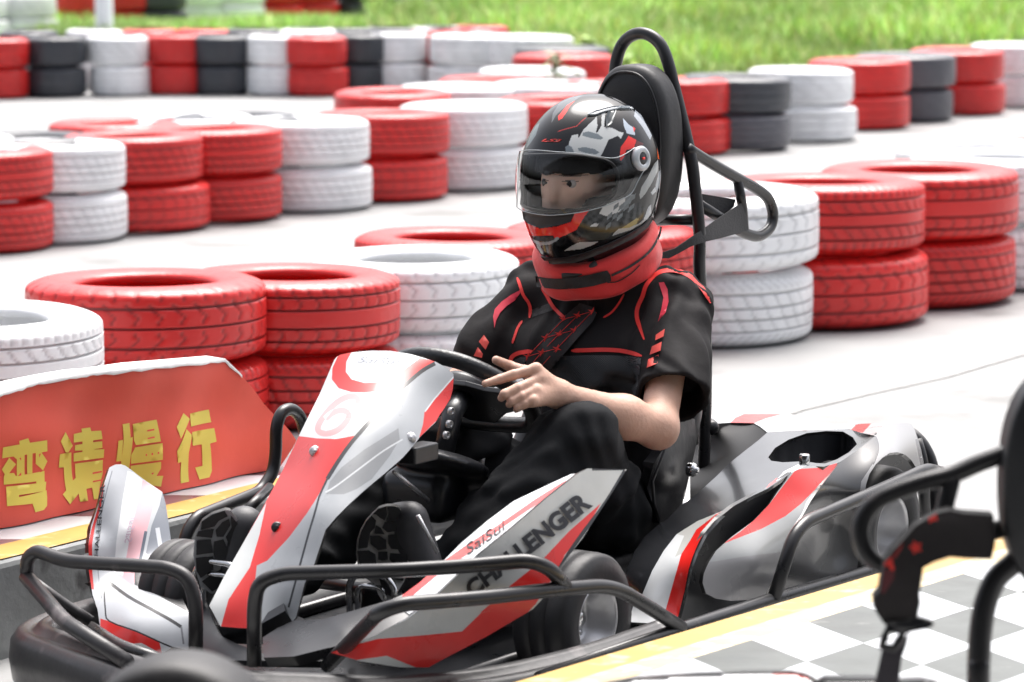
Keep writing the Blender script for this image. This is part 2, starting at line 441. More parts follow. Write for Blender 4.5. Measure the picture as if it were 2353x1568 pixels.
# ---------------------------------------------------------------- tyres
def tyre_mesh(var, color, R=.30, W=.21, seg=264, dirty=1.0):
    rin = .172*R/.30
    z = []; r = []; tagz = []
    hw = W/2
    # outer tread rows
    nt_ = 34
    grooves = {0: (-.55, -.18, .18, .55), 1: (-.5, 0, .5), 2: (-.6, -.25, .25, .6), 3: (-.52, -.2, .12, .5)}[var]
    rows = []
    us = sorted(set([-1+2*i/nt_ for i in range(nt_+1)]+[g+d for g in grooves for d in (-.035, -.028, .028, .035)]))
    for u in us:
        shoulder = max(0, abs(u)-.72)/.28
        rr = R-.038*shoulder**2.2-.004*u*u
        zz = u*hw*(1-.03*shoulder)
        g = any(abs(u-k) < .031 for k in grooves)
        rows.append((rr-(.009 if g else 0), zz, u, g))
    prof = rows
    # sidewalls (top then inner then bottom)
    side = [(R-.062, hw*.99), (R-.085, hw*.985), (rin+.028, hw*.93), (rin+.014, hw*.90), (rin, hw*.80), (rin+.004, hw*.68), (rin+.03, hw*.60), (R-.05, hw*.55)]
    full = [(a, b, u, g) for a, b, u, g in rows]+[(a, b, 9, False) for a, b in side]+[(a, -b, 9, False) for a, b in reversed(side)]
    n = len(full); V = np.zeros((seg, n, 3)); col = np.zeros((seg, n, 3)); base = np.array(color)
    dirt = np.array((.02, .02, .022))
    k = np.arange(seg)
    for j, (rr, zz, u, g) in enumerate(full):
        cut = np.zeros(seg)
        if u != 9:
            if abs(u) > .60 and abs(u) < .985:                  # shoulder sipes
                per = {0: 4, 1: 8, 2: 6, 3: 4}[var]; ph = int((abs(u)-.6)*{0: 0, 1: 6, 2: 10, 3: 14}[var])
                cut = ((k+ph) % per == 0)*1.0
                if var == 1: cut = cut*(abs(u) > .66)
            elif not g:
                if var == 0: cut = ((k+int(u*12)) % 6 == 0)*(abs(abs(u)-.36) < .13)*1.0
                if var == 1: cut = ((k+int(abs(abs(u)-.25)*14)) % 8 == 0)*(abs(u) > .06)*1.0
                if var == 2: cut = ((k+int(abs(abs(u)-.42)*12)) % 7 == 0)*(abs(u) > .28)*1.0
                if var == 3: cut = ((k+int(u*9)) % 7 == 0)*(abs(u) < .5)*1.0
        rad = rr-cut*.0045
        if u == 9: rad = rad+.0*k
        a = 2*np.pi*k/seg
        V[:, j, 0] = rad*np.cos(a); V[:, j, 1] = rad*np.sin(a); V[:, j, 2] = zz
        mixd = np.clip((.72 if g else 0)+cut*.55, 0, 1)*dirty
        if u == 9 and rr < R-.06 and abs(zz) < hw*.86: mixd = mixd+.0
        col[:, j] = base*(1-mixd[:, None])+dirt*mixd[:, None]
    F = []
    for i in range(seg):
        i2 = (i+1) % seg
        for j in range(n):
            j2 = (j+1) % n; F.append((i*n+j, i2*n+j, i2*n+j2, i*n+j2))
    me = bpy.data.meshes.new('car_tyre'); me.from_pydata(V.reshape(-1, 3).tolist(), [], F)
    me.polygons.foreach_set('use_smooth', [True]*len(F)); setcol(me, col.reshape(-1, 3)); me.materials.append(M['tyre_p'])
    return me
TC = dict(r=RED, w=(.86, .87, .88), k=(.045, .05, .06), g=(.10, .10, .115))
_tm = {}
def tyre_me(var, c, small=False, low=False):
    key = (var, c, small, low)
    if key not in _tm:
        _tm[key] = tyre_mesh(var, TC[c], R=.215 if small else .312, W=.205, seg=96 if low else 264, dirty=(.36 if c == 'w' else .85) if not low else .35)
    return _tm[key]
COLN = dict(r='red', w='white', k='black', g='faded grey')
def put_tyre(x, y, z, c, label, group, var=None, small=False, low=False, tilt=0, sc_=1):
    me = tyre_me(var if var is not None else random.randrange(4), c, small, low)
    o = bpy.data.objects.new('car_tyre', me); C.objects.link(o)
    o.location = (x, y, z+.1045*sc_); o.rotation_euler = (R_(random.uniform(-.9, .9)+tilt), R_(random.uniform(-.9, .9)), random.uniform(0, 6.28))
    q_ = random.uniform(.975, 1.02)*sc_; o.scale = (q_, q_*random.uniform(.985, 1.01), random.uniform(.975, 1.0)*sc_)
    return tag(o, label, 'tyre', group)
def stack(px_right, py, c, n, where, group, R=.312, base=0, var=None, low=False, small=False, dy=0, c2=None, yover=None, sc_=1):
    R = R*sc_
    p = at_z(px_right, py, 0); q, D = project([p]); pm = LENS_PX/D[0]
    x = (px_right-CX)*(D[0]+R*.92)/LENS_PX-R; y = p.y+R*.92+dy
    x *= (p.y+R)/p.y if False else 1
    for i in range(n):
        jx, jy = random.uniform(-.012, .012), random.uniform(-.012, .012)
        cc = c if (i == n-1 or not c2) else c2
        nm = {1: ('single',), 2: ('lower', 'upper'), 3: ('bottom', 'middle', 'top')}[n][i]
        cn = COLN[cc]+('' if n > 2 else ' painted' if cc in 'rw' else '')
        lab = f'{nm} {cn} tyre {where}'
        vv = None if var is None else (var[i] if isinstance(var, tuple) else var)
        put_tyre(x+jx, y+jy, i*.209*sc_, cc, lab, group, vv, small, low, 0, sc_)
    return x, y
G1 = 'tyres stacked in the nearest barrier'; G2 = 'tyres stacked in the middle barrier'; G3 = 'tyres stacked in the far barrier'; G4 = 'tyres stacked in the barrier at right'; G5 = 'tyres beyond the grass strip'

# nearest barrier: (right silhouette px, front base py)
stack(250, 1150, 'w', 2, 'beside the left edge of the photo, behind the red banner', G1, sc_=1.04, var=(3, 0))
stack(622, 1040, 'r', 2, 'of the glossy stack right behind the banner lettering', G1, sc_=1.06, var=(0, 1))
stack(922, 992, 'r', 2, 'of the stack partly behind the steering fairing', G1, var=(3, 2))
stack(1205, 935, 'w', 2, 'just left of the driver shoulder', G1, var=(1, 1))
stack(1265, 868, 'r', 2, 'showing behind the white stack left of the helmet', G1, var=(0, 3))
stack(1606, 838, 'r', 2, 'glimpsed between neck collar and roll bar post', G1, var=(1, 3))
stack(1875, 805, 'w', 2, 'just right of the roll bar post and belt loop', G4, sc_=1.19, var=(3, 1))
stack(2128, 764, 'r', 2, 'second from the right edge in the nearest barrier', G4, sc_=1.19, var=(1, 0))
stack(2335, 715, 'r', 2, 'nearest the right edge, by the last white stack', G4, sc_=1.17, var=(3, 2))
stack(2530, 672, 'w', 2, 'cut by the right edge of the photo, nearest barrier', G4, sc_=1.17, var=(0, 1))
stack(2440, 612, 'w', 2, 'in the back row at right, above the red tyres', G4, sc_=1.1)
stack(2700, 592, 'r', 2, 'in the back row beside the right edge', G4, sc_=1.1)
# middle barrier, front row
stack(118, 588, 'r', 2, 'at the left edge in the middle barrier', G2, var=(3, 0))
stack(297, 566, 'w', 2, 'second from the left in the middle barrier', G2, var=(3, 3))
stack(475, 541, 'r', 2, 'third from the left in the middle barrier', G2, var=(1, 3))
stack(648, 517, 'r', 2, 'fourth from the left in the middle barrier', G2, var=(3, 0))
stack(852, 492, 'w', 2, 'between two red stacks in the middle barrier', G2, var=(3, 3))
stack(1028, 468, 'r', 2, 'between two white stacks in the middle barrier', G2, var=(1, 3))
stack(1215, 443, 'w', 2, 'beside the helmet visor in the middle barrier', G2, var=(3, 3))
# middle barrier, back row
for xr, yb, c, wh in ((42, 548, 'w', 'at the left edge, back row of the middle barrier'), (225, 545, 'k', 'left one in the back row of the middle barrier'), (430, 500, 'r', 'low behind the second white stack, middle barrier'),
                      (596, 484, 'w', 'behind the two red stacks of the middle barrier'), (700, 480, 'k', 'small sliver behind the middle barrier white stack'), (1040, 402, 'r', 'in the back row left of the helmet'),
                      (1183, 384, 'w', 'in the back row above the red tyre near the helmet'), (1262, 362, 'r', 'in the curve left of the roll hoop'), (1395, 376, 'w', 'beside the left leg of the roll hoop'), (1420, 425, 'r', 'just behind the helmet crown')):
    stack(xr, yb, c, 2, wh, G2, low=True)
# curve towards the far barrier
for xr, yb, c, wh in ((1345, 330, 'w', 'in the curve behind the thin weed'), (1405, 285, 'r', 'in the curve touching the roll hoop, lower of two'), (1400, 262, 'k', 'in the curve, dark one by the roll hoop'), (1322, 226, 'w', 'wide one at the end of the far barrier'), (1190, 222, 'w', 'in the far barrier before its end'), (1140, 212, 'r', 'in the back of the far barrier near its end')):
    stack(xr, yb, c, 2, wh, G3, low=True)
# far barrier: closely set small tyres, front row and back row
ordn = ['leftmost', 'second', 'third', 'fourth', 'fifth', 'sixth', 'seventh', 'eighth', 'ninth', 'tenth', 'eleventh']
for i, (xr, yb, c) in enumerate(((70, 230, 'r'), (203, 226, 'k'), (345, 223, 'w'), (477, 221, 'r'), (582, 221, 'k'), (706, 222, 'w'), (799, 224, 'r'), (893, 217, 'k'), (985, 215, 'w'), (1066, 210, 'r'), (1110, 202, 'k'))):
    stack(xr, yb, c, 2, f'in the front row of the far barrier, {ordn[i]} from the left', G3, R=.215, low=True, small=True, dy=.0)
for i, (xr, yb, c) in enumerate(((140, 207, 'k'), (292, 205, 'w'), (415, 203, 'r'), (537, 202, 'r'), (655, 202, 'k'), (775, 203, 'w'), (872, 200, 'k'), (965, 198, 'k'), (1066, 196, 'w'), (1170, 192, 'r'))):
    stack(xr, yb, c, 2, f'in the back row of the far barrier, {ordn[i]} from the left', G3, R=.215, low=True, small=True)
# far barrier at right
for xr, yb, c, c2, wh in ((1677, 362, 'r', None, 'just right of the roll hoop, far barrier'), (1815, 353, 'k', 'g', 'with scuffed sides right of the red stack, far barrier'), (1963, 330, 'w', None, 'between black and red stacks, right far barrier'),
                      (2093, 301, 'r', None, 'large one right of the white stack, right far barrier'), (2195, 284, 'g', 'g', 'with red paint traces, right far barrier'), (2307, 268, 'r', None, 'last red one before the right edge, far barrier'), (2440, 250, 'w', None, 'at the right edge, far barrier'),
                      (2560, 232, 'k', None, 'cut by the right edge, far barrier'), (1545, 372, 'r', None, 'hidden mostly by the headrest, far barrier')):
    stack(xr, yb, c, 2, wh, 'tyres stacked in the far barrier at right', low=True, c2=c2)
# beyond the grass strip
for i, (xr, yb, c) in enumerate(((20, 100, 'w'), (130, 96, 'w'), (225, 82, 'r'), (345, 78, 'r'), (430, 76, 'k'), (520, 64, 'w'), (610, 62, 'w'), (700, 58, 'r'), (780, 55, 'r'), (900, 52, 'k'), (1010, 50, 'w'), (1110, 48, 'w'), (1200, 44, 'r'))):
    stack(xr, yb, c, 2, f'beyond the grass strip, {(ordn+["twelfth", "last"])[i]} from the left', G5, low=True)
# white post
pb = at_z(240, 100, 0)
V, F = lathe_vf([(0, 0), (.085, 0), (.085, .01), (.08, .02), (.08, 3.2), (.076, 3.21), (0, 3.21)], 28)
pm_ = mat('white post paint', (.8, .82, .84), .4, nscale=6, namt=.05)
o = mesh('white_post', V, F, pm_); o.location = pb; tag(o, 'plain round white post standing in the grass strip at upper left', 'post')
bpl = MB(); bpl.add(*box_vf((-.15, -.15, 0), (.15, .15, .012)))
for sx in (-.11, .11):
    for sy in (-.11, .11): bpl.add(*moved(lathe_vf([(0, .03), (.014, .03), (.014, .012)], 6), (sx, sy, 0)))
bpl.build('base_plate', pm_, o, smooth=False)

# ---------------------------------------------------------------- grass
M['turf'] = mat('turf', (.20, .38, .07), .9, nscale=2, namt=.5)
M['blades'] = mat('grass blades', (1, 1, 1), .6, paint=True)
def gquad(name, pxs, z, m):
    return sheet(name, [at_z(*p, 0)[:2] for p in pxs], z, m)
gquad('grass_ground', [(-400, 104), (600, 98), (1180, 120), (1420, 232), (1800, 262), (2100, 215), (2600, 160), (3400, 60), (3400, -160), (900, -160), (880, 30), (-400, 45)], .004, M['turf'])
def grass(name, regions, label):
    Vs = []; Cs = []; 
    for poly, n, h0, h1, wd, cols in regions:
        W = [at_z(*p, 0) for p in poly]; P2 = [(p.x, p.y) for p in W]
        xs = [p[0] for p in P2]; ys = [p[1] for p in P2]
        g = np.stack([rng.uniform(min(xs), max(xs), n*3), min(ys)+(max(ys)-min(ys))*rng.uniform(0, 1, n*3)**1.6], 1)
        g = g[inpoly(g, P2)][:n]; n = len(g)
        ph = np.sin(g[:, 0]*2.1+1.3*np.sin(g[:, 1]*.9))*.5+np.sin(g[:, 1]*1.3+g[:, 0]*.7)*.5
        h = rng.uniform(h0, h1, n)*(1+.35*ph); a = rng.uniform(0, np.pi, n); wv = np.stack([np.cos(a), np.sin(a), a*0], 1)*(wd*rng.uniform(.6, 1.4, n))[:, None]
        lean = rng.normal(0, .28, (n, 2))*h[:, None]
        b = np.concatenate([g, np.zeros((n, 1))], 1); top = b.copy(); top[:, :2] += lean; top[:, 2] = h
        mid = (b+top)/2; mid[:, :2] -= lean*.15; mid[:, 2] += h*.06
        Vs.append(np.stack([b-wv, b+wv, mid+wv*.8, mid-wv*.8, top], 1).reshape(-1, 3))
        c0 = np.array(cols)[rng.integers(0, len(cols), n)]*(1+.35*ph[:, None])*rng.uniform(.7, 1.3, (n, 1))
        Cs.append(np.repeat(c0, 5, 0))
    V = np.vstack(Vs); k = np.arange(len(V)//5)*5
    me = bpy.data.meshes.new(name); F = [f for i in k for f in ((i, i+1, i+2, i+3), (i+3, i+2, i+4))]
    me.from_pydata(V.tolist(), [], F); setcol(me, np.vstack(Cs)); me.materials.append(M['blades'])
    o = bpy.data.objects.new(name, me); C.objects.link(o); return tag(o, label, 'grass', kind='stuff')
GR = [(.38, .60, .15), (.48, .68, .22), (.26, .46, .11), (.58, .68, .28), (.42, .46, .20)]
grass('grass', [([(80, 104), (600, 98), (900, 105), (900, 75), (600, 72), (100, 80)], 9000, .10, .22, .012, GR),
                ([(850, 118), (1180, 120), (1400, 225), (1800, 255), (2100, 210), (2600, 155), (3000, 90), (3000, 20), (850, 20)], 52000, .16, .34, .016, GR+[(.50, .54, .16)]),
                ([(800, 40), (3000, 40), (3000, -110), (800, -110)], 24000, .3, .6, .03, [(.20, .44, .09), (.28, .54, .12), (.15, .36, .08)])], 'tall bright green grass growing behind the tyre barriers')
def leafy(name, p, n, hh, rad, lsz, cols, label, cat='weed', stem=True, seed=1):
    r = np.random.default_rng(seed); root = empty(name, p, label=label, cat=cat)
    V, F = sweep(spline([(0, 0, 0), (.02, .01, hh*.4), (-.01, 0, hh*.75), (.01, 0, hh)], 6), .008, 6, rfun=lambda t: .009*(1-t)+.003)
    mesh('stem', V, F, M['stem'], root)
    P = np.stack([r.normal(0, 1, n), r.normal(0, 1, n), r.uniform(.1, 1, n)], 1); k = (1-P[:, 2]*.75)[:, None]
    c = P.copy(); c[:, :2] *= rad*.5*k; c[:, 2] *= hh
    a = r.uniform(0, 6.28, n); d = np.stack([np.cos(a), np.sin(a), r.uniform(-.5, .5, n)], 1)*lsz; s = np.stack([-np.sin(a), np.cos(a), r.uniform(-.3, .3, n)], 1)*lsz*.35
    VV = np.stack([c, c+d*.5+s, c+d, c+d*.5-s], 1).reshape(-1, 3)
    cc = np.repeat(np.array(cols)[r.integers(0, len(cols), n)]*r.uniform(.7, 1.3, (n, 1)), 4, 0)
    mesh('leaves', VV, [(i, i+1, i+2, i+3) for i in range(0, 4*n, 4)], M['blades'], root, col=cc)
M['stem'] = mat('weed stem', (.16, .22, .07), .7)
leafy('weed', at_z(1277, 345), 170, .55, .16, .07, [(.28, .36, .20), (.34, .42, .26)], 'thin pale weed standing between the tyres left of the roll hoop', seed=3)
leafy('weed', at_z(1368, 235), 260, .42, .5, .10, [(.30, .40, .06), (.2, .32, .06)], 'low yellow green weed beside the left leg of the roll hoop', seed=4)
for i, (px, py, hh, rad, lb) in enumerate(((1420, 25, 1.0, 1.6, 'dark green leafy bush at the top edge above the roll hoop'), (1520, 10, .9, 1.5, 'darker bush at the top edge right of the roll hoop'), (1230, 12, .8, 1.5, 'leafy bush at the top edge left of the roll hoop'))):
    leafy('bush', at_z(px, py), 1500, hh, rad, .16, [(.10, .32, .08), (.18, .42, .14), (.08, .24, .06)], lb, 'bush', seed=10+i)

# ---------------------------------------------------------------- banner
def banner():
    P0 = at_z(0, 1221, PZ); P1 = at_z(616, 1088, PZ); u = (P1-P0); u.z = 0; u.normalize()
    n = Vector((u.y, -u.x, 0))                                   # towards the lane
    root = empty('warning_banner', tuple(P0+Vector((0, 0, 0))), math.atan2(u.y, u.x), label='red cloth banner board with yellow Chinese lettering standing on the left island', cat='banner')
    # solve a photo position onto the banner plane (local: X along u, Z up)
    def bp(px, py):
        d = ray(px, py); t = (P0-CAMP).dot(n)/d.dot(n); q = CAMP+d*t-P0; return (q.dot(u), q.z)
    top = [(-60, 915), (0, 902), (60, 884), (130, 870), (200, 858), (240, 855), (330, 842), (430, 834), (500, 828), (522, 826), (560, 872), (592, 905), (650, 978), (676, 1012), (640, 1078), (616, 1088)]
    top = [bp(*p) for p in top]; pts = [top[0]]+top[1:]
    out = pts+[(pts[-1][0], .006), (-.45, .006), (-.45, pts[0][1]-.02)]
    P2, F = cdt(out, [], .02)
    rr = np.random.default_rng(3); wv = .006*np.sin(P2[:, 0]*14+P2[:, 1]*5)+.004*np.sin(P2[:, 0]*31-P2[:, 1]*17)+.003*np.sin(P2[:, 1]*40+P2[:, 0]*6)
    nv = len(P2); V = [(a, -w_, b) for (a, b), w_ in zip(P2, wv)]+[(a, .06-w_, b) for (a, b), w_ in zip(P2, wv)]
    FF = list(F)+[tuple(t[::-1][k]+nv for k in range(3)) for t in F]; cnt = set()
    for t in F:
        for a, b in ((t[0], t[1]), (t[1], t[2]), (t[2], t[0])): cnt.add((a, b))
    mi = [0]*len(FF)
    for (a, b) in cnt:
        if (b, a) not in cnt: FF.append((b, a, a+nv, b+nv)); mi.append(1)
    o = mesh('cloth', V, FF, [M['banner'], M['bwhite']], root, True, mi)
    m = o.modifiers.new('es', 'EDGE_SPLIT'); m.split_angle = R_(45)
    # pale board edge along the top
    b = MB(); q = top[:11]; N = len(q)
    qq = [(a[0]+(c[0]-a[0])*k/5, a[1]+(c[1]-a[1])*k/5) for a, c in zip(q, q[1:]) for k in range(5)]
    wv2 = lambda a, b_: .006*math.sin(a*14+b_*5)+.004*math.sin(a*31-b_*17)+.003*math.sin(b_*40+a*6)
    for (xa, za), (xb, zb) in zip(qq, qq[1:]):
        ja, jb = [.0022*math.sin(x*160)+.002*math.sin(x*67) for x in (xa, xb)]
        fa, fb = [-wv2(x, z)-.003 for x, z in ((xa, za), (xb, zb))]
        b.add([(xa, fa, za-.007+ja*.6), (xb, fb, zb-.007+jb*.6), (xb, fb, zb+.001), (xa, fa, za+.001), (xb, .062, zb+.003), (xa, .062, za+.003)], [(0, 1, 2, 3), (3, 2, 4, 5)])
    b.build('board_edge', M['bwhite'], root)
    # lettering: strokes traced as polygons (source pixels of the upper-left crop, 1291/700 scale)
    S = lambda x, y: bp((x/1.8443)/1.7407, (1350+y/1.8443)/1.7407)
    G = []
    # wan
    G += [[(125, 762), (190, 742), (200, 775), (322, 755), (325, 838), (280, 846), (332, 912), (300, 980), (242, 930), (240, 850), (218, 854), (220, 1000), (185, 1005), (182, 862), (166, 866), (168, 1012), (118, 1022), (116, 900), (92, 878), (10, 892), (5, 810), (130, 788)],
          [(62, 888), (112, 935), (50, 1030), (16, 975)], [(40, 1005), (100, 1000), (110, 1022), (312, 982), (318, 1115), (248, 1128), (246, 1060), (30, 1088), (32, 1030)],
          [(44, 1102), (330, 1062), (320, 1128), (120, 1160), (118, 1175), (330, 1125), (332, 1180), (328, 1240), (300, 1270), (228, 1286), (206, 1222), (38, 1244)]]
    # qing
    G += [[(482, 698), (548, 800), (516, 850), (492, 850), (438, 766)], [(440, 862), (540, 850), (552, 1060), (582, 1030), (584, 1148), (510, 1230), (466, 1160), (495, 1130), (486, 962), (442, 962)],
          [(555, 715), (620, 702), (618, 676), (680, 666), (684, 694), (748, 688), (752, 750), (692, 760), (690, 775), (750, 766), (752, 815), (692, 828), (765, 824), (766, 888), (562, 920), (558, 858), (620, 846), (622, 836), (566, 838), (566, 798), (620, 788), (620, 770), (556, 778)],
          [(572, 935), (762, 905), (768, 1010), (725, 1190), (690, 1196), (684, 1110), (640, 1118), (642, 1205), (582, 1212), (580, 1130), (574, 1050)]]
    # man
    G += [[(864, 762), (900, 755), (908, 915), (868, 918)], [(895, 640), (948, 632), (958, 740), (975, 735), (970, 975), (972, 1240), (912, 1240), (905, 760)],
          [(974, 640), (1145, 606), (1158, 765), (1000, 795), (984, 760)], [(996, 812), (1168, 776), (1175, 900), (980, 935), (974, 870)],
          [(978, 950), (1165, 915), (1168, 965), (1140, 1020), (1188, 1020), (1172, 1100), (1110, 1090), (1060, 1110), (1000, 1100), (980, 1020)]]
    b = MB()
    def fill(poly, y=-.012):
        P2, F = cdt(poly, [], .012)
        w_ = .006*np.sin(P2[:, 0]*14+P2[:, 1]*5)+.004*np.sin(P2[:, 0]*31-P2[:, 1]*17)+.003*np.sin(P2[:, 1]*40+P2[:, 0]*6)
        b.add([(p[0], -q-.0012, p[1]) for p, q in zip(P2, w_)], F)
    for g in G: fill([S(*p) for p in g])
    # xing (from the larger crop, 1535/1400 scale)
    S2 = lambda x, y: bp((x/1.0964)/1.7407, (1300+y/1.0964)/1.7407)
    for g in ([(796, 386), (830, 412), (776, 498), (758, 446)], [(808, 456), (836, 482), (822, 560), (828, 688), (792, 695), (788, 600), (772, 606), (760, 552)],
              [(832, 390), (930, 373), (934, 428), (834, 446)], [(838, 470), (942, 453), (945, 512), (918, 520), (926, 640), (915, 668), (872, 678), (856, 626), (886, 618), (882, 524), (840, 530)]):
        fill([S2(*p) for p in g])
    # small red counters of the characters
    b.build('lettering', M['byellow'], root)
    c = MB(); b0 = b; b = c
    for g in ([(95, 885), (108, 880), (108, 905)], [(240, 855), (255, 850), (242, 882)], [(245, 965), (262, 985), (246, 988)], [(82, 1018), (108, 990), (110, 1012)],
              [(636, 990), (704, 978), (704, 990), (636, 1003)], [(638, 1052), (706, 1040), (706, 1050), (638, 1064)], [(1038, 678), (1092, 668), (1092, 680), (1038, 690)], [(1042, 735), (1094, 724), (1094, 736), (1042, 746)],
              [(1028, 855), (1038, 853), (1038, 868), (1028, 870)], [(1070, 848), (1082, 846), (1082, 862), (1070, 864)], [(1116, 840), (1128, 838), (1128, 852), (1116, 855)], [(1068, 995), (1092, 990), (1078, 1008)]):
        P3 = [S(*p) for p in g]
        c.add([(p[0], -.0125-.006*math.sin(p[0]*14+p[1]*5)*0-.006, p[1]) for p in P3], [tuple(range(len(P3)))])
    c.build('lettering_gaps', M['banner'], root, smooth=False)
banner()

# ---------------------------------------------------------------- unseen roof added over the camera's side, for shade and dark reflections
M['roof'] = mat('roof sheet', (.10, .10, .105), .8, nscale=3, namt=.2)
V, F = box_vf((-9, -9, 2.95), (9, 3.9, 3.1)); rf = empty('added_canopy', (0, 0, 0), label='added unseen dark roof shading the near side of the lane', cat='canopy')
b = MB(); b.add(V, F); b.build('roof', M['roof'], rf, smooth=False)
b = MB()
for x in (-8.9, -6.1, -3.9, -1.2, 1.6, 4.4, 7.0): b.add(*box_vf((x, -9, 0), (x+1.5, -8.8, 2.95)))  # added wall pieces, gaps left for bright streaks in reflections
b.add(*box_vf((-9, -9.02, 0), (9, -8.82, .9)))
b.build('added_back_wall', M['roof'], rf, smooth=False)
b = MB()
for y in (-7.6, -5.2, -2.6, -.4): b.add(*box_vf((-9, y, 0), (-8.85, y+1.1, 2.95)))  # added side pieces, gapped for reflections as well
b.build('added_side_wall', M['roof'], rf, smooth=False)
for x in (-8.6, 8.6):
    b = MB(); b.add(*box_vf((x-.08, 3.6, 0), (x+.08, 3.76, 2.95))); b.build('post', M['roof'], rf, smooth=False)
# ================================================================ the kart
def Zf(s, ox, oy): return lambda *L: [((ox+x/s)/1.7407, (oy+y/s)/1.7407) for x, y in L]
Z1 = Zf(1.0964, 0, 1300); Z2 = Zf(1.0967, 1000, 1300); Z4 = Zf(1.12, 1700, 50); Z5 = Zf(1.6508, 2500, 1550); Z6 = Zf(1.96, 1100, 1350); Z7 = Zf(1.4933, 2300, 50); HZ = Zf(2.09, 2000, 350); Z9 = Zf(2.6138, 1700, 1300)
def ctl(Z, *L): return [(*Z((x, y))[0], ax, v) for x, y, ax, v in L]
kart = empty('go_kart', KO, KYAW, label='red white and black racing kart with a helmeted driver in its seat', cat='go kart')
SR = (.66, .018, .014); SW = (.74, .76, .78); SG = (.40, .41, .42); SK = (.014, .014, .016)

class Surf:
    """picks depth on a finished kart mesh by photo position (front side, nearest vertex)"""
    def __init__(s, o):
        n = len(o.data.vertices); a = np.zeros(n*3); o.data.vertices.foreach_get('co', a); a = a.reshape(-1, 3)
        w = np.array([k2w(p) for p in a]); s.px, s.D = project(w)
    def __call__(s, P):
        out = []
        for p in np.asarray(P, float):
            d = np.hypot(*(s.px-p).T); k = np.argsort(d)[:14]; dm = s.D[k]; k = k[dm < dm.min()+.03]
            w_ = 1/(d[k]+.5)**2; out.append((s.D[k]*w_).sum()/w_.sum())
        return np.array(out)
def decal_text(name, txt, quad, depth, m, parent, fat=.0, lift=.0025, shear=0):
    """lettering laid on a surface; quad = photo positions BL, BR, TR, TL"""
    cu = bpy.data.curves.new('txt', 'FONT'); cu.body = txt; cu.offset = fat; cu.resolution_u = 4; cu.shear = shear
    t = bpy.data.objects.new('txt', cu); me = bpy.data.meshes.new_from_object(t); bpy.data.objects.remove(t)
    n = len(me.vertices); a = np.zeros(n*3); me.vertices.foreach_get('co', a); a = a.reshape(-1, 3)[:, :2]
    a = (a-a.min(0))/(a.max(0)-a.min(0)); q = np.array(quad, float)
    u, v = a[:, :1], a[:, 1:]
    P = q[0]*(1-u)*(1-v)+q[1]*u*(1-v)+q[2]*u*v+q[3]*(1-u)*v
    D = depth(P)-lift
    L = [w2k(CAMP+ray(*p)*float(d)) for p, d in zip(P, D)]
    F = [tuple(f.vertices) for f in me.polygons]; bpy.data.meshes.remove(me)
    return mesh(name, L, F, m, parent, smooth=False)
M['ink'] = mat('black lettering vinyl', (.012, .012, .016), .35)
M['redink'] = mat('red lettering', (.7, .03, .02), .4)
M['greyink'] = mat('grey script lettering', (.42, .44, .50), .4)

# ---- steering fairing
fo = Z6((465, 175), (485, 152), (510, 137), (600, 118), (750, 103), (900, 105), (1050, 128), (1180, 165), (1260, 192), (1330, 230), (1398, 285), (1400, 330), (1395, 400), (1375, 480), (1335, 545), (1290, 610), (1258, 665), (1200, 720), (1135, 782), (1100, 830), (1040, 900), (1000, 945), (850, 1075), (700, 1200), (580, 1310), (480, 1410), (425, 1475))
fo += [(748, 1218), (722, 1297), (700, 1341), (680, 1420), (672, 1428), (655, 1404), (628, 1420), (598, 1434), (583, 1445), (545, 1443), (507, 1440), (495, 1418), (481, 1392), (515, 1325), (560, 1246), (605, 1165), (650, 1080), (690, 995), (735, 905)]
fd = [(775, 822, 'y', -.06), (735, 905, 'y', -.06), (650, 1080, 'y', -.055), (560, 1246, 'y', -.045), (481, 1392, 'y', -.03), (985, 835, 'y', .13), (860, 965, 'y', .135), (780, 1075, 'y', .13), (725, 1170, 'y', .125), (690, 1280, 'y', .118), (598, 1434, 'y', .075), (530, 1440, 'y', .02),
      (1044, 872, 'y', .165), (1040, 925, 'y', .175), (1005, 985, 'y', .19), (940, 1060, 'y', .20), (860, 1135, 'y', .20), (760, 1230, 'y', .18), (715, 1320, 'y', .16), (676, 1425, 'y', .13), (870, 815, 'y', .03), (760, 980, 'y', .045), (640, 1240, 'y', .045)]
six = Z6((652, 520), (648, 480), (610, 462), (560, 470), (500, 500), (440, 550), (390, 610), (350, 670), (335, 720), (365, 750), (430, 752), (500, 720), (560, 660), (578, 610), (550, 578), (500, 575), (440, 600), (395, 640))
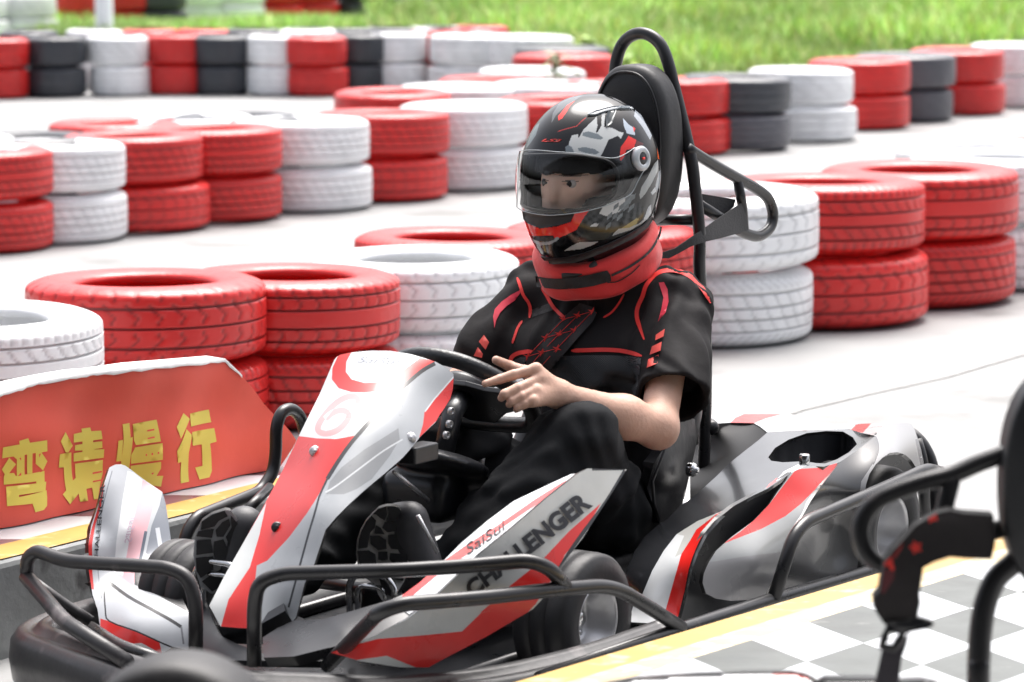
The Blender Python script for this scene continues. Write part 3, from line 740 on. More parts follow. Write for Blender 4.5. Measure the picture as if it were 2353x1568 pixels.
fops = [('poly', Z6((440, 90), (1250, 150), (1240, 200), (1150, 262), (1000, 390), (850, 540), (740, 660), (628, 775), (480, 800), (330, 792), (150, 770)), (.68, .70, .71)),
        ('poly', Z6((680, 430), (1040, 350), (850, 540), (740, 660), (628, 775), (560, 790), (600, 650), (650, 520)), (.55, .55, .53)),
        ('poly', Z6((1140, 160), (1255, 188), (1150, 250), (1040, 345), (960, 385), (860, 415), (710, 432), (600, 430), (500, 400), (445, 330), (450, 240), (500, 130), (600, 115), (560, 190), (555, 270), (600, 330), (700, 357), (800, 352), (900, 315), (1000, 262), (1080, 205)), SR),
        ('line', six, (.80, .36, .36), 7.0),  # red numeral paled to pink, the sky's reflection painted in
        ('poly', Z6((140, 768), (330, 792), (480, 797), (632, 770), (560, 870), (480, 985), (420, 1080), (370, 1180), (330, 1255), (250, 1380), (110, 1568), (-60, 1750))+[(590, 1300), (582, 1380), (580, 1450), (500, 1450), (475, 1395), (550, 1240)], SR),
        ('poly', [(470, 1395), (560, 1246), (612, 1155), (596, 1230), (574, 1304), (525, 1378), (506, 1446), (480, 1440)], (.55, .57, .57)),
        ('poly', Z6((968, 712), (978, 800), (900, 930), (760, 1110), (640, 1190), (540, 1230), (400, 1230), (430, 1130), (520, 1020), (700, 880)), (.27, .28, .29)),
        ('poly', Z6((1400, 315), (1420, 500), (1130, 787), (1160, 680), (1172, 583), (1250, 480)), SR),
        ('line', Z6((1255, 205), (1150, 265), (1000, 393), (850, 545), (740, 665), (600, 825), (500, 965), (410, 1110)), SK, 4.6),
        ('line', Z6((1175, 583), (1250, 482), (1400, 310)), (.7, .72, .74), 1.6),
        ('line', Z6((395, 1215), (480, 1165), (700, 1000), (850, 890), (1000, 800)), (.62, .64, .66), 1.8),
        ('line', Z6((410, 1110), (350, 1240), (322, 1340), (290, 1450), (255, 1568))+[(663, 1396)], SK, 2.4)]
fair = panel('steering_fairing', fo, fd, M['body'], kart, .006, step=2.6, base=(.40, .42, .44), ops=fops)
fs = depthfn(fd)
for p, c in ((Z6((312, 895))[0], 0), (Z6((1065, 790))[0], 0), (Z6((15, 1490))[0], 1)):
    q = w2k(CAMP+ray(*p)*float(fs([p])[0])); d_ = (w2k(CAMP)-q).normalized(); rot = d_.to_track_quat('Z', 'Y').to_matrix()
    b = MB(); V, F = lathe_vf([(0, .006), (.004, .006), (.0045, .0045), (.008, .004), (.011, .001), (.011, -.003)], 20); b.add(*moved((V, F), q, rot)); b.build('screw', M['alu'] if not c else M['plastic'], fair)
decal_text('lettering', 'SaiSui', Z6((640, 190), (975, 205), (1000, 160), (650, 140)), fs, M['greyink'], fair, .0, shear=.35)
# black chin under the fairing and clip at its side
panel('fairing_foot', [(500, 1436), (583, 1445), (600, 1434), (655, 1404), (672, 1428), (700, 1440), (660, 1470), (600, 1482), (545, 1480), (512, 1465)], [(500, 1436, 'y', -.03), (583, 1445, 'y', .06), (700, 1440, 'y', .13), (545, 1480, 'y', 0)], M['plastic'], kart, .02, base=SK)
b = MB(); q = K(965, 1050, y=.19); b.add(*moved(box_vf((-.05, -.03, -.012), (.03, .01, .022)), q)); bevel(b.build('fairing_clip', M['plastic'], kart, smooth=False), .004)

# ---- side pod of the front left wheel (lettered face + upper face)
lo = [(1332, 1086), (1350, 1077), (1440, 1079), (1405, 1135), (1340, 1235), (1281, 1312), (1262, 1360), (1225, 1400), (1120, 1462), (1010, 1520), (985, 1534), (920, 1534), (830, 1520), (760, 1500), (860, 1462), (935, 1424), (1000, 1372), (1100, 1275), (1180, 1210), (1260, 1142)]
ld = [(760, 1500, 'y', .34), (830, 1520, 'y', .40), (935, 1424, 'y', .46), (1000, 1372, 'y', .49), (1100, 1275, 'y', .54), (985, 1534, 'y', .48), (1225, 1400, 'y', .60), (1281, 1312, 'y', .615), (1440, 1079, 'y', .61), (1340, 1080, 'y', .59), (1180, 1210, 'y', .565), (1120, 1400, 'y', .555)]
lops = [('poly', Z2((1540, 782), (1500, 850), (1420, 960), (1380, 1010), (1350, 1080), (1300, 1150), (1100, 1178), (1190, 1105), (1275, 1038), (1400, 905)), SR),
        ('poly', Z2((1250, 1228), (1015, 1262), (930, 1345), (760, 1362), (560, 1378), (380, 1425), (300, 1440), (430, 1475), (600, 1452), (720, 1500), (800, 1520), (1000, 1400), (1200, 1280)), SR),
        ('poly', Z2((1110, 1178), (1300, 1150), (1250, 1230), (1010, 1262)), SR),
        ('line', Z2((1645, 640), (1560, 780), (1470, 900), (1400, 1000), (1350, 1085)), SK, 4.5),
        ('line', Z2((1645, 632), (1500, 634)), SK, 3)]
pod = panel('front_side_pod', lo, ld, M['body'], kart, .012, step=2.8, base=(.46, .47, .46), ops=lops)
ls = depthfn(ld)
decal_text('lettering', 'CHALLENGER', [(1086, 1377), (1364, 1163), (1334, 1127), (1064, 1345)], ls, M['ink'], pod, .045, .005, 0)
uo = [(1334, 1088), (1262, 1142), (1182, 1210), (1100, 1277), (1000, 1374), (940, 1412), (915, 1392), (925, 1368), (965, 1338), (1010, 1298), (1060, 1248), (1120, 1197), (1180, 1152), (1262, 1113), (1312, 1090)]
ud = [(1334, 1088, 'y', .588), (1182, 1210, 'y', .563), (1000, 1374, 'y', .488), (940, 1412, 'y', .45), (1312, 1090, 'y', .56), (1180, 1152, 'y', .49), (1060, 1248, 'y', .44), (925, 1368, 'y', .40)]
uops = [('poly', Z2((1460, 655), (1370, 690), (1250, 765), (1100, 870), (950, 965), (800, 1070), (700, 1120), (640, 1200), (700, 1200), (850, 1075), (950, 1010), (1120, 880), (1280, 775)), SR),
        ('line', Z2((1560, 640), (1440, 730), (1200, 920), (1040, 1060), (880, 1200)), (.05, .06, .07), 6)]
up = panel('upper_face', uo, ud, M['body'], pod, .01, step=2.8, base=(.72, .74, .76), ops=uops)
decal_text('lettering', 'SaiSui', Z2((955, 1010), (1130, 890), (1110, 855), (935, 970)), depthfn(ud), M['ink'], up, .004, .003, .3)

# ---- front right pod (seen end on)
no = Z1((480, 625), (505, 613), (530, 611), (550, 618), (570, 632), (640, 685), (712, 733), (728, 790), (738, 860), (752, 960), (765, 1045), (762, 1100), (790, 1180), (830, 1262), (828, 1350), (826, 1424), (760, 1412), (708, 1440), (620, 1424), (540, 1400), (480, 1365), (440, 1330), (428, 1250), (405, 1180), (390, 1080), (388, 960), (400, 880), (430, 790), (455, 700))
nd = ctl(Z1, (500, 620, 'y', -.49), (455, 700, 'y', -.475), (390, 960, 'y', -.44), (390, 1080, 'y', -.43), (440, 1330, 'y', -.35), (712, 733, 'y', -.42), (765, 1045, 'y', -.32), (560, 900, 'y', -.41), (600, 1140, 'y', -.33), (500, 1080, 'y', -.41), (826, 1424, 'y', -.14), (708, 1440, 'y', -.19), (830, 1262, 'y', -.17), (580, 1300, 'y', -.27), (430, 900, 'y', -.455), (640, 700, 'y', -.45))
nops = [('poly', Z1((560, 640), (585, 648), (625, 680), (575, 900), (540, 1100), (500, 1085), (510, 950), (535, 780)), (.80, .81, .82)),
        ('poly', Z1((625, 680), (690, 722), (650, 880), (610, 1040), (585, 1145), (538, 1110), (575, 900)), (.74, .42, .46)),  # red stripe in pale pink: reflection wash put into its colour
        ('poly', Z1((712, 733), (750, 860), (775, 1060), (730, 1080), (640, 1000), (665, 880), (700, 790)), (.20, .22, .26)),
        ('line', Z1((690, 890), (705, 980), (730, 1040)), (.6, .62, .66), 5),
        ('line', Z1((640, 905), (612, 1050), (600, 1140)), (.10, .12, .16), 3.5),
        ('poly', Z1((590, 1085), (720, 1105), (765, 1100), (830, 1262), (700, 1190), (590, 1140)), SK),
        ('poly', Z1((440, 1288), (480, 1300), (600, 1345), (700, 1395), (712, 1450), (440, 1440)), SR),
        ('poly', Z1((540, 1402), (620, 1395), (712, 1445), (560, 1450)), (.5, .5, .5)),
        ('line', Z1((470, 1122), (560, 1190), (650, 1240), (740, 1290), (795, 1325)), SK, 3.8),
        ('line', Z1((455, 1130), (462, 1250), (480, 1300), (600, 1345), (720, 1400), (820, 1440)), SK, 1.8),
        ('line', Z1((795, 1325), (805, 1400)), (.2, .2, .22), 2.2),
        ('poly', Z1((470, 600), (455, 700), (430, 800), (400, 900), (388, 960), (390, 1080), (402, 1160), (412, 1160), (405, 1080), (404, 960), (418, 880), (445, 790)), SR),
        ('line', Z1((492, 640), (465, 740), (440, 850), (428, 960), (430, 1080), (445, 1200)), (.25, .27, .30), 1.3)]
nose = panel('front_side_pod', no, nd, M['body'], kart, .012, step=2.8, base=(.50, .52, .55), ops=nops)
ns = depthfn(nd)
decal_text('lettering', 'CHALLENGER', Z1((425, 1060), (462, 700), (440, 700), (408, 1060)), ns, M['ink'], nose, .01, .003)
decal_text('lettering', 'SaiSui', Z1((545, 955), (572, 838), (600, 845), (575, 960)), ns, mat('pale script', (.55, .40, .50), .4), nose, .0, .003, .3)

# ---- black floor beam between the pods
panel('front_beam', Z2((55, 1372), (120, 1330), (190, 1297), (320, 1292), (620, 1205), (700, 1170), (830, 1152), (905, 1170), (860, 1215), (740, 1292), (650, 1330), (560, 1372), (450, 1395), (330, 1420), (190, 1455), (60, 1460)),
      ctl(Z2, (55, 1372, 'y', .10), (905, 1170, 'y', .43), (320, 1292, 'y', .22), (620, 1205, 'y', .34), (740, 1292, 'y', .42), (450, 1395, 'y', .34), (190, 1455, 'y', .24), (60, 1460, 'y', .16), (400, 1340, 'y', .30)), M['plastic'], kart, .02, base=SK, step=6)
panel('front_beam', Z1((885, 1200), (905, 1215), (930, 1290), (965, 1360), (1040, 1400), (1105, 1420), (1150, 1440), (1440, 1450), (1440, 1475), (830, 1470), (826, 1300)), ctl(Z1, (826, 1300, 'y', -.16), (826, 1470, 'y', -.10), (965, 1400, 'y', -.02), (1150, 1440, 'y', .10), (1440, 1460, 'y', .22), (885, 1200, 'y', -.18)), mat('grey plastic', (.03, .032, .036), .42, rvar=.08, nscale=6), kart, .015, step=6)

# ---- front bumper
def bumper(name, path, sec, m, parent):
    P = spline([(x, y, 0) for x, y in path], 8); V = []; F = []; n = len(sec)
    for i, p in enumerate(P):
        t = (P[min(i+1, len(P)-1)]-P[max(i-1, 0)]).normalized(); nn = Vector((t.y, -t.x, 0))
        for a, z in sec: V.append((p.x+nn.x*a, p.y+nn.y*a, z))
    for i in range(len(P)-1):
        for j in range(n):
            k = (j+1) % n; F.append((i*n+j, i*n+k, (i+1)*n+k, (i+1)*n+j))
    F.append(tuple(range(n))); F.append(tuple((len(P)-1)*n+j for j in range(n-1, -1, -1)))
    return mesh(name, V, F, m, parent)
M['scuffed'] = mat('scuffed black plastic', (.030, .029, .031), .38, nscale=11, namt=.3, rvar=.12, bump=.25, bscale=35, dark=(.16, .14, .14), dscale=10, dthr=.60)
sec = [(-.005, .015), (.006, .03), (.012, .07), (.008, .105), (-.004, .122), (-.018, .128), (-.026, .122), (-.034, .121), (-.044, .132), (-.058, .137), (-.070, .13), (-.076, .11), (-.076, .03), (-.06, .015)]
bp_ = [(.02, -.47), (.28, -.475), (.47, -.465), (.60, -.43), (.67, -.37), (.71, -.27), (.765, -.12), (.80, .03), (.775, .20), (.72, .34), (.66, .47), (.56, .56), (.42, .62), (.20, .655), (-.05, .66)]
bumper('front_bumper', bp_[::-1], [(-a, z) for a, z in sec], M['scuffed'], kart)
# chassis bits inside the bumper
tubes('chassis_rail', [([(.58, -.34, .075), (.60, -.1, .07), (.60, .28, .07), (.54, .44, .075)], .014, .05), ([(.47, -.36, .10), (.56, -.22, .10), (.62, -.06, .10)], .013, .05), ([(.35, -.25, .05), (-.5, -.25, .05), (-1.2, -.22, .06)], .015, .1), ([(.35, .35, .05), (-.5, .36, .05), (-1.2, .34, .06)], .015, .1)], M['tubeblk'], kart)
b = MB(); b.add(*box_vf((-1.22, -.30, .035), (.60, .42, .04))); b.build('floor_pan', M['plastic'], kart, smooth=False)

# ---- crash bars
T = .0135
k = K
bar1 = [k(450, 1508, x=.60), k(450, 1385, x=.60), k(432, 1325, x=.60), k(385, 1305, x=.605), k(250, 1296, x=.615), k(150, 1290, x=.615), k(85, 1266, x=.60), k(62, 1283, x=.60), k(62, 1330, x=.60)]
tubes('crash_bar', [(bar1, T, .035), ([k(60, 1325, x=.60), k(150, 1430, x=.68), k(292, 1522, x=.775)], T*1.1, .03), ([k(66, 1330, x=.60), k(145, 1388, x=.56), k(208, 1428, z=.13)], T*.85, .03)], M['scuffed'], kart)
A2 = [k(584, 1530, x=.655), k(584, 1390, x=.655), k(594, 1338, x=.655), k(650, 1318, x=.63), k(900, 1312, y=.43), k(1060, 1302, y=.53), k(1215, 1288, y=.625), k(1262, 1305, y=.65), k(1305, 1355, y=.655)]
B2 = [k(752, 1530, z=.13), k(870, 1408, y=.50), k(925, 1388, y=.535), k(1100, 1375, y=.60), k(1290, 1353, y=.655), k(1385, 1346, y=.665), k(1430, 1358, y=.665), k(1490, 1395, y=.662), k(1566, 1443, y=.658)]
tubes('crash_bar', [(A2, T, .04), (B2, T, .05)], M['tubeblk'], kart)
sb = [k(1240, 1560, y=.655), k(1560, 1448, y=.655), k(1775, 1378, y=.655), k(2010, 1310, y=.655), k(2140, 1270, y=.655)]
tubes('side_bar', [(sb, T*1.05, .05), ([k(1778, 1376, y=.66), k(1822, 1235, y=.665), k(1850, 1200, y=.665), k(1990, 1140, y=.66), k(2130, 1078, y=.655), k(2160, 1085, y=.62)], T, .04)], M['tubeblk'], kart)
tubes('rear_bar', [([k(2075, 985, x=-1.32), k(2115, 1012, x=-1.32), k(2140, 1060, x=-1.32), k(2150, 1130, x=-1.32), k(2150, 1230, x=-1.32)], T*1.1, .05), ([k(2105, 1010, x=-1.28), k(2120, 1060, x=-1.28), k(2126, 1190, x=-1.28)], T*1.0, .05)], M['tubeblk'], kart)
tubes('crash_bar', [([k(412, 1300, y=-.46), k(428, 1225, y=-.46), k(452, 1188, y=-.46), k(598, 1130, y=-.49), k(628, 1085, y=-.49), k(634, 1040, y=-.49), k(634, 985, y=-.49), k(645, 948, y=-.49), k(668, 938, y=-.49), k(690, 955, y=-.49), k(702, 1000, y=-.49), k(715, 1090, y=-.49), k(800, 1080, y=-.49)], T, .022), ([k(560, 1180, y=-.4), k(620, 1120, y=-.44)], T*.8, .02)], M['tubeblk'], kart)

# ---- wheels
def wheel(name, c, R, Wd, parent, out=1):
    root = empty(name, c); root.parent = parent; h = Wd/2; r0 = R*.52
    pr = [(r0, -h*.86), (r0+.006, -h*.96), (r0+.03, -h), (R*.93, -h*.93), (R*.985, -h*.8), (R, -h*.55), (R, -h*.3), (R-.003, -h*.29), (R-.003, -h*.26), (R, -h*.25), (R, h*.25), (R-.003, h*.26), (R-.003, h*.29), (R, h*.3), (R, h*.55), (R*.985, h*.8), (R*.93, h*.93), (r0+.03, h), (r0+.006, h*.96), (r0, h*.86)]
    b = MB(); b.add(*lathe_vf(pr, 72, 'Y', True)); b.build('tyre', M['rubber'], root)
    s = out
    rm = [(.022, s*h*.1), (.024, s*h*.05), (r0*.62, -s*h*.05), (r0*.80, s*h*.10), (r0*.86, s*h*.55), (r0*.93, s*h*.60), (r0*.95, s*h*.86), (r0*1.0, s*h*.93), (r0*1.04, s*h*.93), (r0*1.03, s*h*.80), (r0*.98, s*h*.5), (r0*.98, -s*h*.9)]
    b = MB(); b.add(*lathe_vf(rm, 64, 'Y'))
    b.build('rim', M['alu'], root)
    b = MB(); b.add(*lathe_vf([(0, s*h*.35), (.012, s*h*.35), (.016, s*h*.3), (.02, -s*h*.1)], 24, 'Y'))
    for i in range(3):
        a = i*2.094; b.add(*moved(lathe_vf([(0, s*h*.12), (.006, s*h*.12), (.006, -s*h*.1)], 6, 'Y'), (.036*math.cos(a), 0, .036*math.sin(a))))
    b.build('hub', M['chrome'], root); return root
wheel('front_wheel', K(1372, 1428, y=.49)-Vector((0, .055, 0)), .131, .125, kart)
wheel('front_wheel', K(440, 1368, y=-.27), .108, .12, kart, -1)
wheel('rear_wheel', K(2043, 1220, y=.56)-Vector((0, .08, 0)), .140, .19, kart)
wheel('rear_wheel', (-1.07, -.42, .14), .140, .19, kart, -1)
tube('axle', [(-1.07, .5, .14), (-1.07, -.4, .14)], .02, M['alu'], kart)
tube('axle', [(0.0, .42, .13), (.0, -.34, .13)], .012, M['tubeblk'], kart)

# ---- rear side pod
po = Z5((40, 1550), (20, 1440), (-20, 1330), (10, 1200), (60, 1090), (130, 985), (210, 915), (280, 870), (360, 785), (440, 733), (500, 680), (600, 590), (700, 492), (800, 412), (880, 350), (940, 297), (1060, 289), (1300, 280), (1420, 277), (1480, 277), (1560, 300), (1652, 320), (1600, 362), (1540, 410), (1480, 455), (1415, 495), (1310, 524), (1200, 517), (1100, 562), (1040, 604), (940, 670), (850, 712), (720, 782), (620, 862), (530, 962), (470, 1082), (430, 1200), (400, 1350), (352, 1540), (200, 1560))
hole = Z5((945, 462), (990, 400), (1080, 345), (1200, 302), (1330, 288), (1440, 292), (1505, 330), (1532, 375), (1480, 428), (1400, 475), (1320, 503), (1260, 500), (1190, 488), (1040, 495), (965, 485))
pd = ctl(Z5, (40, 1550, 'y', .47), (20, 1440, 'y', .43), (10, 1200, 'y', .40), (210, 915, 'y', .36), (440, 733, 'y', .335), (700, 492, 'y', .33), (940, 297, 'y', .33), (1300, 280, 'y', .38), (1560, 300, 'y', .45), (1652, 320, 'y', .56), (1415, 495, 'y', .585), (1200, 517, 'y', .57), (1040, 604, 'y', .565), (850, 712, 'y', .56), (620, 862, 'y', .56), (470, 1082, 'y', .565), (400, 1350, 'y', .565), (352, 1540, 'y', .565), (300, 1100, 'y', .50), (600, 760, 'y', .45), (850, 560, 'y', .45), (150, 1400, 'y', .49))
wb = Z5((60, 1420), (100, 1400), (180, 1210), (255, 1080), (340, 970), (480, 882), (620, 825), (705, 788), (800, 742), (900, 690), (1010, 600), (1050, 555), (1200, 480), (1200, 520), (1100, 562), (940, 672), (850, 713), (720, 783), (620, 863), (530, 963), (470, 1083), (430, 1200), (350, 1560), (20, 1568))
rb_ = Z5((255, 1568), (262, 1490), (330, 1250), (372, 1100), (430, 1010), (470, 940), (600, 840), (690, 790), (760, 750), (760, 765), (720, 783), (620, 863), (530, 963), (470, 1083), (430, 1200), (350, 1570))
pops = [('poly', wb, (.66, .68, .69)), ('poly', Z5((340, 970), (480, 882), (620, 825), (705, 788), (600, 845), (470, 940), (430, 1010), (372, 1100), (330, 1120), (390, 980)), (.48, .48, .46)), ('poly', rb_, SR),
        ('poly', Z5((915, 690), (950, 640), (1005, 595), (1000, 625), (960, 665)), SR),
        ('line', Z5((1100, 562), (940, 672), (850, 713), (720, 783), (620, 863), (530, 963), (470, 1083), (430, 1200), (400, 1350), (352, 1540)), SK, 3.0),
        ('line', Z5((1652, 320), (1540, 410), (1415, 497)), (.05, .05, .055), 5)]
M['podmat'] = mat('glossy dark pod paint', (1, 1, 1), .24, paint=True, coat=.5, rvar=.05, bump=.03, bscale=9)
rp = panel('rear_side_pod', po, pd, M['podmat'], kart, .006, holes=[hole], step=2.8, base=(.022, .023, .026), ops=pops)
rs = depthfn(pd)
hp = [w2k(CAMP+ray(*p)*float(rs([p])[0]+.004)) for p in dense(hole, 8)]
n = len(hp); b = MB(); b.add([p for p in hp]+[p+Vector((0, 0, -.13)) for p in hp]+[sum(hp, Vector())/n+Vector((0, 0, -.13))], [(i, (i+1) % n, (i+1) % n+n, i+n) for i in range(n)]+[(i+n, (i+1) % n+n, 2*n) for i in range(n)])
b.build('pod_recess', M['plastic'], rp)
so = Z5((1100, 562), (1200, 517), (1310, 524), (1415, 495), (1370, 562), (1300, 645), (1230, 745), (1180, 840), (1130, 922), (1080, 1012), (1040, 1100), (1000, 1210), (960, 1300), (925, 1370), (900, 1385), (830, 1403), (700, 1410), (600, 1395), (535, 1362), (512, 1290), (520, 1230), (550, 1160), (600, 1080), (700, 990), (850, 880), (950, 775), (1010, 685), (1060, 620))
sd_ = ctl(Z5, (1100, 562, 'y', .575), (1200, 517, 'y', .575), (1415, 495, 'y', .59), (1300, 645, 'y', .61), (1180, 840, 'y', .625), (1080, 1012, 'y', .63), (960, 1300, 'y', .62), (830, 1403, 'y', .605), (600, 1395, 'y', .595), (512, 1290, 'y', .585), (600, 1080, 'y', .585), (850, 880, 'y', .583), (1010, 685, 'y', .578), (850, 1150, 'y', .625), (1150, 720, 'y', .60))
sops = [('poly', Z5((1130, 540), (1300, 530), (1400, 500), (1390, 530), (1330, 610), (1240, 690), (1160, 770), (1060, 850), (900, 935), (650, 1032), (760, 955), (860, 870), (950, 775), (1060, 630)), SR),
        ('poly', Z5((500, 1160), (600, 1148), (800, 1115), (1050, 1085), (1000, 1250), (900, 1400), (700, 1420), (500, 1400)), (.30, .295, .30)),
        ('line', Z5((1415, 497), (1370, 562), (1300, 645), (1230, 745), (1180, 840), (1130, 922)), SK, 3)]
sp_ = panel('side_panel', so, sd_, M['body'], rp, .01, step=2.8, base=(.36, .37, .37), ops=sops)
panel('side_recess', Z5((352, 1545), (400, 1350), (430, 1200), (470, 1082), (530, 962), (620, 862), (720, 782), (850, 712), (940, 670), (1040, 604), (1100, 562), (1200, 560), (1100, 800), (1000, 1200), (960, 1340), (900, 1410), (600, 1490)),
      ctl(Z5, (352, 1545, 'y', .56), (430, 1200, 'y', .56), (620, 862, 'y', .555), (940, 670, 'y', .56), (1100, 562, 'y', .565), (1200, 560, 'y', .565), (1000, 1200, 'y', .575), (600, 1490, 'y', .57), (620, 1200, 'y', .545), (850, 1000, 'y', .55)), M['plastic'], rp, .01, base=SK)
qo = Z5((1652, 320), (1690, 278), (1722, 238), (1800, 235), (1870, 235), (1892, 245), (1908, 270), (1932, 330), (1955, 410), (1970, 480), (1977, 560), (1962, 600), (1948, 575), (1925, 535), (1890, 480), (1850, 445), (1800, 428), (1750, 432), (1700, 465), (1655, 510), (1615, 570), (1592, 640), (1578, 740), (1562, 900), (1550, 1050), (1532, 1210), (1480, 1240), (1230, 1310), (1000, 1385), (925, 1370), (960, 1300), (1040, 1100), (1130, 922), (1230, 745), (1300, 645), (1415, 497), (1540, 410))
qd = ctl(Z5, (1652, 320, 'y', .58), (1722, 238, 'y', .54), (1870, 235, 'y', .53), (1970, 480, 'y', .60), (1800, 428, 'y', .63), (1615, 570, 'y', .64), (1562, 900, 'y', .64), (1532, 1210, 'y', .63), (1230, 1310, 'y', .61), (960, 1350, 'y', .60), (1130, 922, 'y', .632), (1300, 645, 'y', .618), (1415, 497, 'y', .598), (1540, 410, 'y', .59), (1400, 900, 'y', .60), (1350, 1100, 'y', .60))
qops = [('poly', Z5((1640, 300), (1722, 230), (1900, 225), (2000, 620), (1950, 600), (1890, 480), (1800, 428), (1700, 465), (1615, 570), (1592, 640), (1578, 740), (1545, 740), (1560, 620), (1640, 500), (1672, 430), (1675, 370)), (.25, .25, .255)),
        ('line', Z5((1655, 322), (1672, 370), (1672, 430), (1640, 510)), SK, 1.2), ('line', Z5((1930, 340), (1975, 560)), (.12, .12, .13), 5)]
panel('rear_wheel_cover', qo, qd, M['podmat'], rp, .008, step=2.8, base=(.055, .055, .057), ops=qops)
co = Z5((535, 186), (580, 178), (800, 176), (1000, 176), (1090, 178), (1130, 188), (1165, 222), (1195, 256), (1300, 262), (1470, 263), (1510, 248), (1560, 240), (1700, 236), (1800, 235), (1720, 242), (1652, 320), (1560, 300), (1480, 275), (1300, 284), (1060, 291), (940, 298), (895, 262), (850, 236), (700, 233), (580, 241), (530, 222))
cd = ctl(Z5, (535, 186, 'x', -1.20), (530, 222, 'x', -1.05), (1000, 176, 'x', -1.34), (1130, 188, 'x', -1.34), (1195, 256, 'x', -1.30), (1470, 263, 'x', -1.30), (1800, 235, 'x', -1.33), (1652, 320, 'y', .56), (1480, 275, 'y', .40), (1060, 291, 'y', .335), (940, 298, 'y', .33), (850, 236, 'x', -1.15), (700, 233, 'x', -1.1))
panel('rear_cover', co, cd, M['body'], kart, .02, step=2.8, base=(.56, .58, .59), ops=[('poly', Z5((800, 170), (1060, 172), (930, 205), (845, 240), (690, 240), (730, 200)), SR), ('poly', Z5((1535, 236), (1632, 232), (1572, 300), (1488, 285)), SR), ('poly', Z5((1632, 232), (1722, 232), (1640, 318), (1570, 300)), (.45, .46, .46))])
panel('engine_cover', Z5((440, 360), (470, 300), (580, 241), (700, 233), (850, 236), (895, 262), (940, 298), (880, 352), (800, 414), (700, 494), (600, 592), (500, 682), (430, 737), (430, 500)), ctl(Z5, (440, 360, 'y', .05), (580, 241, 'x', -1.05), (850, 236, 'x', -1.17), (940, 298, 'y', .325), (700, 494, 'y', .32), (430, 737, 'y', .32), (600, 450, 'y', .18), (480, 400, 'y', .10)), mat('matte black moulding', (.008, .008, .009), .6, spec=.25, nscale=5, namt=.3), kart, .01, base=SK)
b = MB(); q = K(*Z5((1185, 478))[0], y=.555); b.add(*moved(lathe_vf([(0, .012), (.009, .012), (.011, .009), (.011, -.01)], 18), q)); b.build('bolt', M['chrome'], rp)
b = MB(); b.add(*moved(lathe_vf([(0, .012), (.006, .012), (.007, .006), (.013, .005), (.015, 0), (.015, -.01)], 18, 'Y'), K(*Z5((450, 545))[0], y=.33))); b.build('bolt', M['chrome'], kart)

# ---- seat
M['leather'] = mat('black leather', (.014, .014, .016), .36, nscale=12, namt=.3, bump=.5, bscale=26, rvar=.1)
g = [rbox((-.76, .06, .27), (.03, .17, .25), .03, Matrix.Rotation(R_(-20), 3, 'Y').transposed()), rbox((-.50, .06, .10), (.24, .20, .04), .03), (cone((-.82, .20, .40), (-.66, .22, .16), .03, .04), .06), (cone((-.66, .22, .13), (-.36, .22, .11), .04, .03), .06), (cone((-.80, -.13, .42), (-.66, -.14, .16), .035, .05), .06)]
V, F = iso(union(g, .04), (-.96, -.22, .03), (-.22, .34, .64), .009)
seat = mesh('seat', V, F, M['leather'], kart)
so_ = Z5((462, 212), (470, 330), (440, 520), (405, 610), (370, 780), (300, 850), (232, 902), (190, 790), (145, 665), (190, 500), (270, 380), (330, 220), (400, 190))
panel('seat_side', so_, ctl(Z5, (462, 212, 'y', .27), (440, 520, 'y', .27), (232, 902, 'y', .30), (145, 665, 'y', .285), (330, 220, 'y', .28), (280, 600, 'y', .315), (380, 500, 'y', .30)), M['leather'], seat, .03, base=SK, step=8)
V, F = sweep([w2k(CAMP+ray(*p)*0+ray(*p)*1) if False else K(*p, y=.316) for p in Z5((325, 230), (250, 440), (180, 620), (190, 760), (228, 880))], .0035, 6); mesh('piping', V, F, M['leather'], seat)
tubes('seat_stay', [([K(*Z5((450, 340))[0], y=.12), K(*Z5((520, 290))[0], y=.16), K(*Z5((575, 265))[0], y=.20), K(*Z5((560, 250))[0], y=.10)], .016, .02)], M['tubeblk'], kart)

# ---- roll hoop, headrest, belt loop
hc = Z7((232, 470), (235, 390), (248, 290), (275, 205), (325, 147), (390, 125), (455, 142), (515, 200), (555, 300), (590, 440), (630, 600), (668, 760), (698, 900), (718, 1060), (738, 1250), (745, 1400), (745, 1568))
hx = [-.925]*17
hoop = [K(*p, x=-.915) for p in hc]
low = hoop[-1]; hoop += [low+Vector((-.03, .0, -.2)), Vector((-.93, low.y, .12))]
left = [hoop[0], Vector((-.925, hoop[0].y-.02, .8)), Vector((-.93, -.09, .12))]
yl = .16
lp = [K(*p, y=yl) for p in Z7((672, 812), (820, 905), (960, 985), (1075, 1048), (1150, 1110), (1182, 1200), (1165, 1285), (1100, 1335), (1030, 1325), (960, 1290))]
tubes('roll_hoop', [(spline(hoop, 4), .0135, .0), (left[::-1], .0135, .03), (spline(lp, 4), .0125, 0), ([K(*p, y=yl) for p in Z7((968, 985), (1000, 1160), (1010, 1315))], .011, .01), ([K(*p, y=yl) for p in Z7((735, 1145), (880, 1235), (985, 1300))], .012, .01), ([K(*Z7((480, 1240))[0], x=-.93), K(*Z7((710, 1240))[0], x=-.93)], .012, .01)], M['tubeblk'], kart)
Mt = Matrix.Rotation(R_(4), 3, 'Y').transposed()
def padf(X, Y, Z):
    x, y, z = X+.868, Y-.055, Z-.962
    x = x-.02*z
    e = np.sqrt((y/.098)**2+(z/.175)**2+1e-9); out = ((abs(y)/.098)**2.6+(abs(z)/.175)**2.4)**(1/2.5)
    q1 = (out-1)*.098+.028; q2 = abs(x)-.047+.028
    return np.sqrt(np.maximum(q1, 0)**2+np.maximum(q2, 0)**2)+np.minimum(np.maximum(q1, q2), 0)-.028
